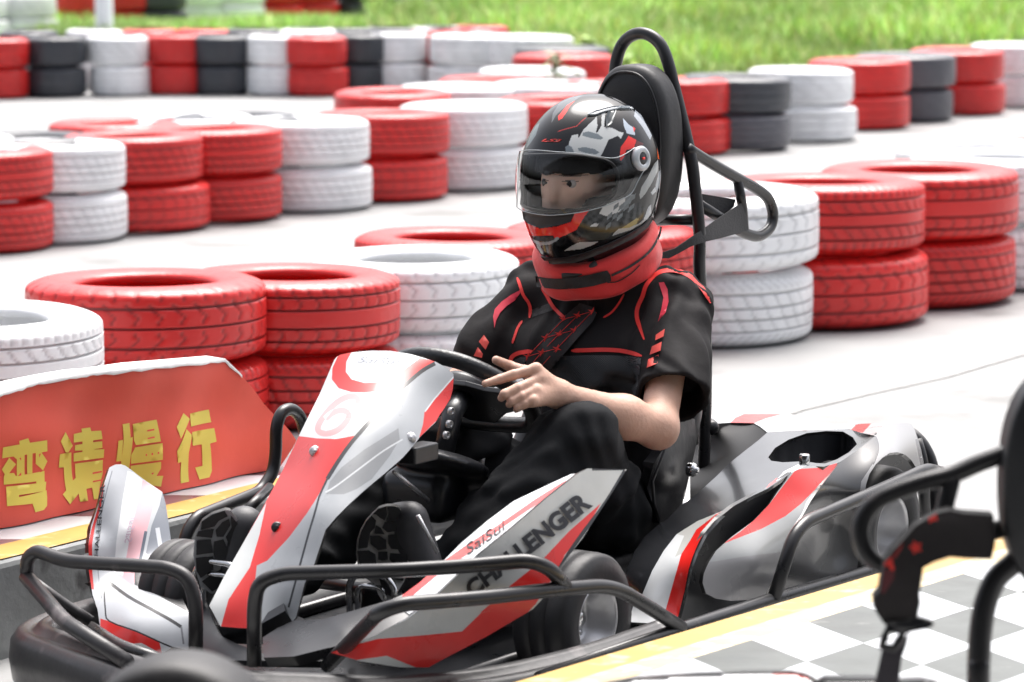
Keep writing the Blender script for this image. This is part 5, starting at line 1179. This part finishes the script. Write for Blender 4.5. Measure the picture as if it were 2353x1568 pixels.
bl = [Z1(*p) for p in ([(885, 862), (930, 833), (985, 815), (1000, 840), (960, 860), (940, 885), (880, 900)], [(870, 905), (938, 895), (930, 935), (860, 928)], [(862, 945), (925, 940), (935, 1000), (860, 1010)], [(945, 900), (975, 865), (1005, 850), (1010, 880), (980, 930), (950, 930)],
      [(1012, 835), (1042, 870), (1068, 925), (1040, 975), (1010, 985), (990, 930), (1015, 890)], [(938, 950), (980, 940), (1000, 985), (990, 1040), (950, 1050), (935, 1000)], [(858, 1022), (935, 1015), (935, 1075), (880, 1110), (862, 1080)], [(1000, 1000), (1050, 985), (1030, 1040), (1000, 1045)], [(885, 1125), (940, 1085), (1000, 1060), (985, 1140), (930, 1170)])]
sh, sf = shoe(orr, cr_, bl, (.42, .43, .44))
V, F = iso(union([cone(K(*Z1((1000, 880))[0], y=-.10)-Vector((.05, 0, .01)), K(*Z1((960, 1100))[0], y=-.11)-Vector((.06, 0, 0)), .04, .048), cone(K(*Z1((950, 1080))[0], y=-.12)-Vector((.07, 0, 0)), anR, .05, .045)], .02), (.1, -.26, .05), (.46, .02, .42), .006); mesh('upper', V, F, M['shoe'], sh)
V, F = iso(cone(K(790, 1410, y=.02), anL-v3((.0, .02, .0)), .03, .03), (-.1, -.05, .03), (.45, .25, .3), .008)

# --- neck collar
cc_ = v3((-.700, .06, .741)); tilt = R_(22)
ct, st = math.cos(tilt), math.sin(tilt)
def collarf(X, Y, Z):
    x, y, z = X-cc_[0], Y-cc_[1], Z-cc_[2]
    x1 = x*ct+z*(-st)*-1*-1; z1 = x*st+z*ct
    x1 = x*ct-z*st
    r_ = np.sqrt((x1/1.06)**2+y**2)
    q1 = abs(r_-.112)-.020+.016; q2 = abs(z1)-.043+.016
    return np.sqrt(np.maximum(q1, 0)**2+np.maximum(q2, 0)**2)+np.minimum(np.maximum(q1, q2), 0)-.016+.0016*np.sin(60*Y+40*X+70*Z)+.001*np.sin(130*Z+40*Y)
V, F = iso(collarf, (-.92, -.12, .58), (-.50, .24, .88), .0042)
colops = [('line', Z4((495, 1212), (560, 1224), (660, 1215), (760, 1192), (835, 1175)), (.015, .015, .015), 11), ('line', Z4((835, 1180), (920, 1138), (1000, 1078), (1050, 1005), (1060, 960)), (.02, .012, .012), 3.2)]
col = np.tile((.66, .022, .022), (len(V), 1))
ncol = mesh('neck_collar', V, F, mat('collar cloth', (1, 1, 1), .7, paint=True, nscale=10, namt=.12, bump=.35, bscale=60, sheen=.3), person, col=col)

NS = Surf(ncol)
surf_panel('collar_strap', Z10((628, 100), (700, 115), (780, 122), (900, 115), (1030, 92), (1160, 60), (1185, 95), (1190, 140), (1060, 175), (930, 195), (800, 200), (700, 190), (640, 180)), NS, M['belt'], ncol, .004, 5)
surf_panel('collar_zip', ribbonpoly(sm2(Z4((835, 1180), (920, 1138), (1000, 1078), (1045, 1010), (1058, 960)), 4, False), 2.6), NS, M['belt'], ncol, .003, 4)
surf_panel('collar_zip', ribbonpoly(sm2(Z10((1160, 150), (1240, 140), (1340, 80), (1400, 20)), 4, False), 1.2), NS, M['belt'], ncol, .003, 4)
# ================================================================ helmet
HC = v3((-.668, .06, .905))
def hel(theta, phi, off=0.0):
    """surface point, theta from the front, phi elevation"""
    ct_, st_ = np.cos(theta), np.sin(theta); cphi = np.cos(phi); sphi = np.sin(phi)
    e = .88
    cf = np.abs(cphi)**e; sf_ = np.sign(sphi)*np.abs(sphi)**1.0
    a = np.where(ct_ > 0, .172, .172); b_ = .142
    c = np.where(sphi > 0, .178, .205)
    # chin bar pushes forward below, back narrows to the nape
    low = np.clip(-sphi, 0, 1)
    a = a+np.where(ct_ > 0, .030*low*ct_, -.02*low)
    b2 = b_*(1-.05*low)
    x = (a+off)*cf*ct_; y = (b2+off)*cf*st_*(1-.04*np.clip(ct_, 0, 1)); z = (c+off)*sf_
    # crown slightly back
    x = x-.012*np.clip(sphi, 0, 1)**2
    return x, y, z
def hel_world(x, y, z):
    return np.stack([HC[0]+x, HC[1]+y, HC[2]+z], -1)
nth, nph = 620, 330
TH, PH = np.meshgrid(np.linspace(-np.pi, np.pi, nth, endpoint=False), np.linspace(R_(-62), R_(90), nph), indexing='ij')
X, Y, Z = hel(TH, PH)
V = hel_world(X, Y, Z).reshape(-1, 3)
F = []
zmin = (-.172+.06*np.clip(-(V[:, 0]-HC[0])/.17, -1, 1)+.0)[:]
keepv = (V[:, 2]-HC[2]) > np.where(V[:, 0]-HC[0] > 0, -.172+.030*(V[:, 0]-HC[0]-.17)/-.17*.6, -.154+.10*(HC[0]-V[:, 0])/.17*.35)
pxv, Dv = project(np.array([KO+kf*p[0]+kl*p[1]+Vector((0, 0, p[2])) for p in V]))
nrm = V-HC; camk = np.array(w2k(CAMP)); front = ((camk-V)*nrm).sum(1) > 0
port = HZ((145, 580), (300, 565), (480, 562), (620, 568), (760, 585), (880, 610), (955, 660), (985, 740), (975, 840), (930, 920), (840, 975), (740, 1003), (600, 1030), (400, 1042), (260, 1018), (180, 978), (150, 900), (135, 760))
inp = inpoly(pxv, port) & front
Vm = V.copy(); Vm[:, 1] = 2*HC[1]-Vm[:, 1]; pm_, _ = project(np.array([KO+kf*p[0]+kl*p[1]+Vector((0, 0, p[2])) for p in Vm]))
inp = inp | (inpoly(pm_, port) & (V[:, 1] < HC[1]) & (V[:, 0] > HC[0]+.138))  # far side of the port kept mostly closed to darken the inside
K2 = keepv & ~inp
I_, J_ = np.meshgrid(np.arange(nth), np.arange(nph-1), indexing='ij'); I2 = (I_+1) % nth
Q_ = np.stack([I_*nph+J_, I2*nph+J_, I2*nph+J_+1, I_*nph+J_+1], -1).reshape(-1, 4); F = Q_[K2[Q_].all(1)]
hb = (.004, .004, .005); LG = (.52, .54, .54); MG = (.17, .20, .22); DG = (.05, .065, .075); HR = (.75, .025, .018); WH = (.62, .65, .68)
hops = [('poly', HZ((600, 402), (652, 392), (655, 430), (700, 350), (770, 285), (815, 235), (880, 205), (870, 330), (935, 338), (1000, 372), (1035, 380), (1010, 430), (985, 405), (905, 440), (880, 500), (840, 578), (700, 560), (560, 545), (575, 470)), LG),
        ('poly', HZ((545, 500), (570, 480), (600, 500), (622, 545), (550, 545)), MG), ('poly', HZ((690, 380), (740, 368), (820, 390), (865, 425), (840, 438), (760, 425), (690, 405)), MG), ('poly', HZ((648, 510), (700, 498), (790, 515), (832, 545), (800, 560), (720, 550), (660, 530)), MG),
        ('poly', HZ((808, 240), (850, 220), (848, 320), (820, 370), (800, 385), (815, 320)), SK), ('poly', HZ((730, 222), (800, 190), (930, 158), (1100, 160), (1120, 180), (980, 170), (850, 200)), WH),
        ('poly', HZ((900, 180), (990, 165), (960, 230), (940, 300), (880, 330), (890, 250)), DG), ('poly', HZ((1028, 258), (1075, 310), (1118, 340), (1130, 400), (1060, 385), (1035, 320)), (.42, .48, .55)),
        ('poly', HZ((1075, 405), (1140, 440), (1120, 505), (1055, 525), (1040, 580), (1010, 615), (1000, 590), (1010, 500)), HR), ('poly', HZ((1112, 325), (1132, 345), (1118, 375)), HR),
        ('poly', HZ((626, 113), (585, 155), (560, 200), (520, 260), (490, 277), (485, 240), (515, 205), (560, 150), (600, 125)), HR), ('line', HZ((486, 368), (560, 345), (640, 325), (680, 285), (716, 254)), (.4, .03, .03), 1.0),
        ('poly', HZ((108, 1012), (150, 1025), (165, 1070), (185, 1120), (330, 1180), (470, 1165), (590, 1125), (625, 1050), (745, 1025), (700, 1090), (640, 1190), (550, 1235), (455, 1272), (440, 1245), (290, 1248), (230, 1225), (170, 1180), (145, 1110)), HR),
        ('line', HZ((205, 1225), (260, 1275), (340, 1308), (420, 1300), (480, 1262)), (.30, .34, .38), 3.6),
        ('poly', HZ((828, 1055), (860, 1000), (900, 975), (1078, 905), (1070, 960), (1000, 1040), (890, 1078)), LG), ('poly', HZ((1070, 905), (1130, 890), (1090, 970), (1040, 1010), (1000, 1040)), MG),
        ('poly', HZ((1165, 900), (1180, 840), (1240, 740), (1290, 640), (1322, 605), (1318, 700), (1270, 800), (1215, 890), (1175, 935)), (.30, .32, .32)),
        ('poly', HZ((748, 1165), (790, 1135), (825, 1140), (810, 1165)), LG), ('poly', HZ((535, 1368), (600, 1325), (655, 1298), (825, 1290), (760, 1325), (690, 1350)), (.34, .35, .35)), ('poly', HZ((930, 1245), (990, 1185), (1080, 1170), (1160, 1140), (1250, 1065), (1240, 1100), (1100, 1190)), (.34, .35, .35)),
        ('poly', HZ((1010, 1180), (1060, 1150), (1140, 1095), (1160, 1100), (1140, 1145), (1080, 1175)), (.26, .22, .09)), ('poly', HZ((650, 1290), (700, 1210), (900, 1210), (960, 1200), (880, 1275)), (.025, .024, .018)),
        ('poly', HZ((1200, 1110), (1240, 1000), (1262, 980), (1265, 1050), (1230, 1100)), (.45, .48, .5)), ('poly', HZ((1262, 880), (1300, 830), (1305, 870), (1275, 900)), (.45, .48, .5)), ('poly', HZ((1300, 820), (1330, 700), (1345, 690), (1340, 800), (1310, 880)), (.3, .33, .36)),
        ('poly', HZ((500, 120), (560, 90), (700, 60), (640, 100), (560, 150), (470, 230), (430, 300), (440, 220)), (.10, .11, .12)), ('poly', HZ((250, 350), (330, 300), (300, 400), (215, 520), (200, 500)), (.12, .15, .16)), ('poly', HZ((1130, 190), (1180, 230), (1270, 400), (1255, 440), (1190, 330), (1120, 240)), (.30, .33, .37)), ('poly', HZ((1140, 440), (1200, 470), (1190, 490), (1130, 505)), (.10, .02, .02)), ('poly', HZ((1308, 450), (1325, 455), (1338, 520), (1340, 600), (1320, 600)), (.70, .12, .03))]  # grey crown side band and left front streaks are painted reflections
for i in range(5):
    for j in range(4):
        if (i+j) % 2 == 0:
            x0, y0 = 880+i*48+j*6, 1195-i*38-j*42
            hops.append(('poly', HZ((x0, y0), (x0+45, y0-34), (x0+52, y0-76), (x0+8, y0-42)), (.13, .15, .16)))
col = paintcols(pxv, hb, hops); col[~front] = hb
# far half mirrors the near half's livery (nearest mirrored point)
hel_o = mesh('helmet', V, F, mat('helmet lacquer', (1, 1, 1), .12, paint=True, coat=0, spec=.5), person, col=col)
HS = Surf(hel_o)
X2, Y2, Z2_ = hel(TH[::4, ::3], PH[::4, ::3], -.016); L_ = hel_world(X2, Y2, Z2_); a_, b_ = L_.shape[:2]; Lv = L_.reshape(-1, 3); kk = K2.reshape(nth, nph)[::4, ::3].ravel(); FL = []
for i in range(a_):
    for j in range(b_-1):
        q = (i*b_+j, i*b_+j+1, ((i+1) % a_)*b_+j+1, ((i+1) % a_)*b_+j)
        if all(kk[t] for t in q): FL.append(q)
mesh('lining', Lv, FL, mat('helmet lining', (.02, .021, .024), .9), hel_o)
V, F = iso(lambda X, Y, Z: np.maximum(np.maximum(ell(HC+v3((0, 0, -.04)), (.150, .125, .16))(X, Y, Z), -rbox((fx+.02, cy, ez+.0), (.085, .068, .052), .03)(X, Y, Z)), Z-(ez-.035+.12*np.clip(abs(Y-cy)-.03, 0, 1)*1.6)), HC+v3((-.02, -.13, -.17)), HC+v3((.16, .13, .05)), .006)
mesh('cheek_padding', V, F, mat('helmet padding', (.018, .019, .021), .9), hel_o)
# port gasket and rim
def on_helmet(pts, lift):
    """positions on the helmet's surface family seen at photo positions (ray-marched)"""
    out = []
    for p in pts:
        r_ = ray(*p); a = np.array(w2k(CAMP)); e = np.array(w2k(CAMP+r_))-a; best = None
        ts = np.linspace(6.9, 7.9, 700); Q = a+ts[:, None]*e; d_ = Q-HC
        th_ = np.arctan2(d_[:, 1]/.142, d_[:, 0]/.172); ph_ = np.arctan2(d_[:, 2]/np.where(d_[:, 2] > 0, .178, .205), np.hypot(d_[:, 0]/.172, d_[:, 1]/.142))
        xx, yy, zz = hel(th_, ph_, lift); f_ = np.linalg.norm(d_, axis=1)-np.sqrt(xx**2+yy**2+zz**2)
        s_ = np.where((f_[:-1] > 0) & (f_[1:] <= 0))[0]
        out.append(Vector(Q[s_[0]]) if len(s_) else None)
    return out
ring = [q for q in on_helmet(sm2(port, 4), -.002) if q is not None]
V, F = sweep(ring, .0035, 8, closed=True); mesh('port_gasket', V, F, M['rubber'], hel_o)
# chin vent
vent = HZ((185, 1040), (300, 1060), (450, 1075), (620, 1058), (590, 1125), (470, 1155), (340, 1180), (235, 1135), (195, 1105))
def shell_patch(name, outl, lift, step, m, parent, thick=.0025, col=None):
    P2, F = cdt(outl, [], step); Vv = on_helmet(P2, lift); n = len(Vv)
    F = [t for t in F if all(Vv[i] is not None for i in t)]; Vv = [v if v is not None else Vector(HC) for v in Vv]
    c_ = Vector(HC); V_ = list(Vv)+[v+(c_-v).normalized()*thick for v in Vv]
    cnt = {(t[i], t[(i+1) % 3]) for t in F for i in range(3)}
    FF = list(F)+[tuple(x+n for x in t[::-1]) for t in F]+[(a, b, b+n, a+n) for a, b in cnt if (b, a) not in cnt]
    return mesh(name, V_, FF, m, parent)
shell_patch('chin_vent', vent, .004, 8, M['rubber'], hel_o)
shell_patch('chin_slot', HZ((285, 1250), (440, 1245), (452, 1275), (400, 1288), (300, 1282), (278, 1270)), .004, 8, M['rubber'], hel_o)
shell_patch('edge_trim', HZ((190, 1280), (230, 1360), (300, 1410), (420, 1432), (560, 1425), (700, 1390), (900, 1315), (1060, 1240), (1200, 1160), (1275, 1080), (1282, 1100), (1240, 1170), (1120, 1260), (950, 1345), (780, 1415), (620, 1468), (450, 1480), (330, 1462), (255, 1420), (205, 1350)), .003, 9, M['rubber'], hel_o)
# crown vent and side fins
shell_patch('crown_fin', HZ((730, 225), (800, 192), (930, 158), (1080, 150), (1115, 178), (1000, 172), (870, 200), (800, 225)), .004, 7, mat('fin lacquer', (.10, .12, .14), .15), hel_o, .004)
shell_patch('crown_fin', HZ((905, 190), (985, 168), (940, 300), (890, 330), (880, 260)), .003, 7, mat('dark fin lacquer', (.03, .04, .046), .15), hel_o, .003)
# visor
M['visor'] = bpy.data.materials.new('clear visor'); M['visor'].use_nodes = True; vn = M['visor'].node_tree; vn.nodes.clear()
o_ = vn.nodes.new('ShaderNodeOutputMaterial'); mx_ = vn.nodes.new('ShaderNodeMixShader'); tr_ = vn.nodes.new('ShaderNodeBsdfTransparent'); gl_ = vn.nodes.new('ShaderNodeBsdfGlossy'); lw_ = vn.nodes.new('ShaderNodeLayerWeight')
tr_.inputs[0].default_value = (.93, .95, .96, 1); gl_.inputs['Roughness'].default_value = .06; lw_.inputs[0].default_value = .38
vn.links.new(lw_.outputs['Fresnel'], mx_.inputs[0]); vn.links.new(tr_.outputs[0], mx_.inputs[1]); vn.links.new(gl_.outputs[0], mx_.inputs[2]); vn.links.new(mx_.outputs[0], o_.inputs[0])
vis = sm2(HZ((122, 600), (130, 552), (180, 530), (300, 525), (480, 540), (620, 550), (760, 568), (900, 590), (985, 585), (1060, 550), (1130, 505), (1190, 495), (1240, 545), (1245, 630), (1200, 700), (1150, 790), (1110, 870), (1060, 915), (900, 985), (740, 1030), (600, 1055), (400, 1070), (230, 1045), (140, 1000), (105, 920), (100, 760)), 4)
XV, YV, ZV = hel(TH[::2, ::2], PH[::2, ::2], .008); VVs = hel_world(XV, YV, ZV).reshape(-1, 3); na, nb = XV.shape
wv1 = lambda Q: project(np.array([KO+kf*p[0]+kl*p[1]+Vector((0, 0, p[2])) for p in Q]))[0]
frv = ((camk-VVs)*(VVs-HC)).sum(1) > 0; vis_x = [(x-70, y) if x < HZ((135, 0))[0][0] else (x, y) for x, y in vis]
Vmm = VVs.copy(); Vmm[:, 1] = 2*HC[1]-Vmm[:, 1]
selv = (inpoly(wv1(VVs), vis_x) & (VVs[:, 1] >= HC[1]-.001)) | (inpoly(wv1(Vmm), vis_x) & (VVs[:, 1] < HC[1]) & (VVs[:, 0] > HC[0]+.02))
selv &= (VVs[:, 0] > HC[0]-.03)
Iv, Jv = np.meshgrid(np.arange(na), np.arange(nb-1), indexing='ij'); Iw = (Iv+1) % na
Qv = np.stack([Iv*nb+Jv, Iw*nb+Jv, Iw*nb+Jv+1, Iv*nb+Jv+1], -1).reshape(-1, 4); Qv = Qv[selv[Qv].all(1)]
us_, inv_ = np.unique(Qv, return_inverse=True)
vo = mesh('visor', VVs[us_], inv_.reshape(-1, 4), M['visor'], hel_o)
rg = [q for q in on_helmet(vis, .0085) if q is not None]; V, F = sweep(rg, .0011, 6, closed=True); mesh('visor_edge', V, F, mat('visor edge', (.35, .38, .40), .2), vo)
pv = on_helmet(HZ((1184, 595)), .010)[0]; nr = Vector((.10, 1, .12)).normalized()
rot = nr.to_track_quat('Z', 'Y').to_matrix(); b = MB(); b.add(*moved(lathe_vf([(.013, .004), (.016, .007), (.0225, .006), (.0265, .002), (.0265, -.006), (.013, -.006), (.013, .004)], 40), pv, rot)); b.build('pivot_ring', mat('clear grey pivot', (.42, .45, .48), .15, coat=1), hel_o)
b = MB(); b.add(*moved(lathe_vf([(0, .005), (.010, .005), (.0125, .003), (.013, -.004)], 30), pv, rot)); b.build('pivot_cap', M['plastic'], hel_o)
b = MB(); b.add(*moved(box_vf((-.005, -.0025, .005), (.004, .0025, .0065)), pv, rot)); b.build('pivot_mark', M['redink'], hel_o)
hq = HZ((342, 452), (512, 457), (516, 432), (346, 430))
def HD(P):
    return np.array([project(np.array([k2w(q)]))[1][0] for q in [q or Vector(HC) for q in on_helmet(P, .0)]])
decal_text('lettering', 'LS2', hq, HD, M['redink'], hel_o, .02, .002, .4)
# chin strap loose below
tubes('chin_strap', [([v3((-.58, .13, .74)), v3((-.575, .10, .715)), v3((-.56, .06, .71))], .006, .02)], M['rubber'], hel_o)
# ================================================================ the parked kart at the right edge, out of focus
Z11 = Zf(1.275, 3300, 1500)
D2 = 4.6
base2 = at_D(2300, 1400, D2); base2.z = 0
kart2 = empty('go_kart', base2, 0, label='empty racing kart parked at the right edge, only headrest, belt and loop in view', cat='go kart')
def w2(p): return Vector(p)-base2
def A(*pts, D=D2): return [w2(at_D(*p, D)) for p in pts]
Y_ = lambda s: s
tubes('roll_hoop', [(spline(A(*Z11((1010, 900), (960, 960), (890, 1020), (850, 1080), (815, 1180), (795, 1300), (785, 1450), (782, 1600)))+[w2(Vector((at_D(2250, 1600, D2).x, at_D(2250, 1600, D2).y, .25)))], 6), .0155, 0),
    (spline(A(*Z11((1010, 372), (900, 408), (780, 452), (650, 508), (500, 548), (370, 592), (270, 640), (205, 710), (180, 790), (192, 870), (232, 930), (290, 965), (360, 960))), 5), .0125, 0),
    (A(*Z11((655, 500), (620, 640), (590, 760))), .012, .02), (A(*Z11((360, 960), (520, 900), (640, 878), (760, 830), (900, 785))), .0125, .03)], M['tubeblk'], kart2)
hc2 = w2(at_D(2440, 1105, D2))
V, F = iso(lambda X, Y, Z: (((abs(X-hc2[0])/.082)**2.5+(abs(Z-hc2[2])/.150)**2.3)**(1/2.4)-1)*.05+np.maximum(abs(Y-hc2[1])-.035, 0)*1.2, np.array(hc2)-v3((.12, .09, .18)), np.array(hc2)+v3((.12, .09, .18)), .006)
mesh('headrest', V, F, mat('vinyl pad', (.016, .017, .02), .45, bump=.1, bscale=60), kart2)
def pan2(name, outl, D, m, base, ops=(), thick=.02, step=8):
    o = panel(name, outl, [(*outl[0], 'x', 0)]*0+[], m, kart2, thick, space='world', step=step, base=base, ops=ops) if False else None
    P2, F = cdt(outl, [], step, [op[1] for op in ops]); fc_ = paintcols(P2[np.array(F)].mean(1), base, ops)
    c = P2.mean(0); hw = np.abs(P2-c).max(0); r_ = np.clip(1-(((P2-c)/hw)**2).sum(1)/2, 0, 1)
    Dv = D(P2) if callable(D) else np.full(len(P2), D); Dv = Dv-thick*1.2*r_
    L = [w2(at_D(*p, d)) for p, d in zip(P2, Dv)]; n = len(L)
    L += [q+Vector((0, thick, 0)) for q in L]; cnt = {(t[i], t[(i+1) % 3]) for t in F for i in range(3)}
    FF = list(F)+[tuple(x+n for x in t[::-1]) for t in F]+[(a, b, b+n, a+n) for a, b in cnt if (b, a) not in cnt]
    o = mesh(name, L, FF, m, kart2); at_ = o.data.color_attributes.new('paint', 'FLOAT_COLOR', 'CORNER')
    cc = [tuple(x)+(1,) for x in fc_]+[(.015, .015, .016, 1)]*(len(FF)-len(fc_))
    at_.data.foreach_set('color', np.repeat(np.array(cc, np.float32), [len(t) for t in FF], axis=0).ravel()); return o
pm2 = mat('quilted pad cloth', (1, 1, 1), .75, paint=True, nscale=10, namt=.3, bump=.4, bscale=50)
def blob(x, y, r): return [((Z11((x, y))[0][0]+r*math.cos(a)*q), (Z11((x, y))[0][1]+r*math.sin(a)*q)) for i in range(10) for a, q in [(i*.628, 1 if i % 2 else .55)]]
pan2('belt_pad', Z11((570, 706), (640, 690), (700, 705), (860, 716), (870, 860), (850, 942), (720, 938), (640, 930), (560, 955), (502, 985), (492, 1060), (482, 1120), (487, 1160), (470, 1240), (400, 1275), (300, 1270), (255, 1200), (250, 1135), (280, 1100), (290, 1040), (305, 950), (350, 890), (400, 840), (460, 770)), D2-.02, pm2, (.014, .011, .012),
     [('poly', blob(545, 722, 17), (.75, .04, .03)), ('poly', blob(463, 880, 17), (.70, .04, .03)), ('poly', Z11((300, 960), (340, 925), (345, 960), (355, 990), (340, 1010), (325, 975), (300, 975)), (.72, .04, .03)), ('poly', Z11((300, 990), (355, 1000), (350, 1040), (300, 1120), (285, 1110), (292, 1050)), (.10, .02, .025)), ('poly', Z11((345, 920), (400, 850), (390, 890), (355, 940)), (.28, .03, .03))], .03)
pan2('belt_tongue', Z11((300, 1262), (400, 1255), (470, 1235), (540, 1255), (560, 1275), (520, 1295), (440, 1310), (390, 1330), (330, 1300)), D2-.03, M['plastic'], SK, (), .012)
pan2('belt_strap', Z11((295, 1390), (330, 1400), (380, 1390), (430, 1310), (415, 1380), (390, 1450), (375, 1580), (360, 1640), (245, 1640), (262, 1540), (280, 1460)), D2-.01, mat('grey webbing', (.06, .055, .065), .8, bump=.3, bscale=150), SK, (), .004)
r_ = A(*Z11((320, 1295), (400, 1300), (385, 1345), (350, 1395), (290, 1385), (305, 1340)), D=D2-.03); V, F = sweep(r_, .006, 8, closed=True); mesh('buckle', V, F, M['tubeblk'], kart2)
def dn(P): return 4.75-.0006*(P[:, 1]-1540)
q2 = [(1300, 1640), (1345, 1600), (1390, 1575), (1460, 1562), (1600, 1552), (1720, 1547), (1815, 1546), (1850, 1552), (1872, 1562), (1890, 1580), (1900, 1640)]
pan2('steering_fairing', q2, dn, M['body'], (.70, .73, .76), [('poly', [(1735, 1650), (1757, 1575), (1790, 1530), (1870, 1530), (1850, 1580), (1830, 1650)], SR), ('poly', [(1850, 1580), (1868, 1550), (1900, 1570), (1900, 1650), (1830, 1650)], SK)], .02)
pan2('steering_wheel', [(1860, 1640), (1870, 1578), (1900, 1562), (2000, 1562), (2075, 1568), (2120, 1566), (2160, 1575), (2180, 1640)], 4.72, M['plastic'], SK, (), .03)
tubes('steering_column', [(A((2020, 1600), (1960, 1900)), .012, 0), (A((1560, 1640), (1800, 2100)), .012, 0)], M['tubeblk'], kart2)
wc = at_D(415, 1738, 4.3)
kw = empty('kart_wheel', wc, R_(-8), label='black kart wheel, blurred, cut by the bottom left edge of the photo', cat='wheel')
V, F = lathe_vf([(.062, -.055), (.09, -.062), (.118, -.058), (.127, -.04), (.129, -.015), (.129, .015), (.127, .04), (.118, .058), (.09, .062), (.062, .055)], 72, 'Y', True); mesh('tyre', V, F, M['rubber'], kw)
V, F = lathe_vf([(.01, -.01), (.04, -.01), (.05, -.03), (.064, -.055), (.066, -.05), (.058, 0), (.066, .05), (.064, .055), (.05, .02), (.01, .01)], 48, 'Y', True); mesh('rim', V, F, M['alu'], kw)
V, F = box_vf((-.02, -.3, -.02), (.02, .0, .02)); mesh('stub_axle', V, F, M['tubeblk'], kw, smooth=False)
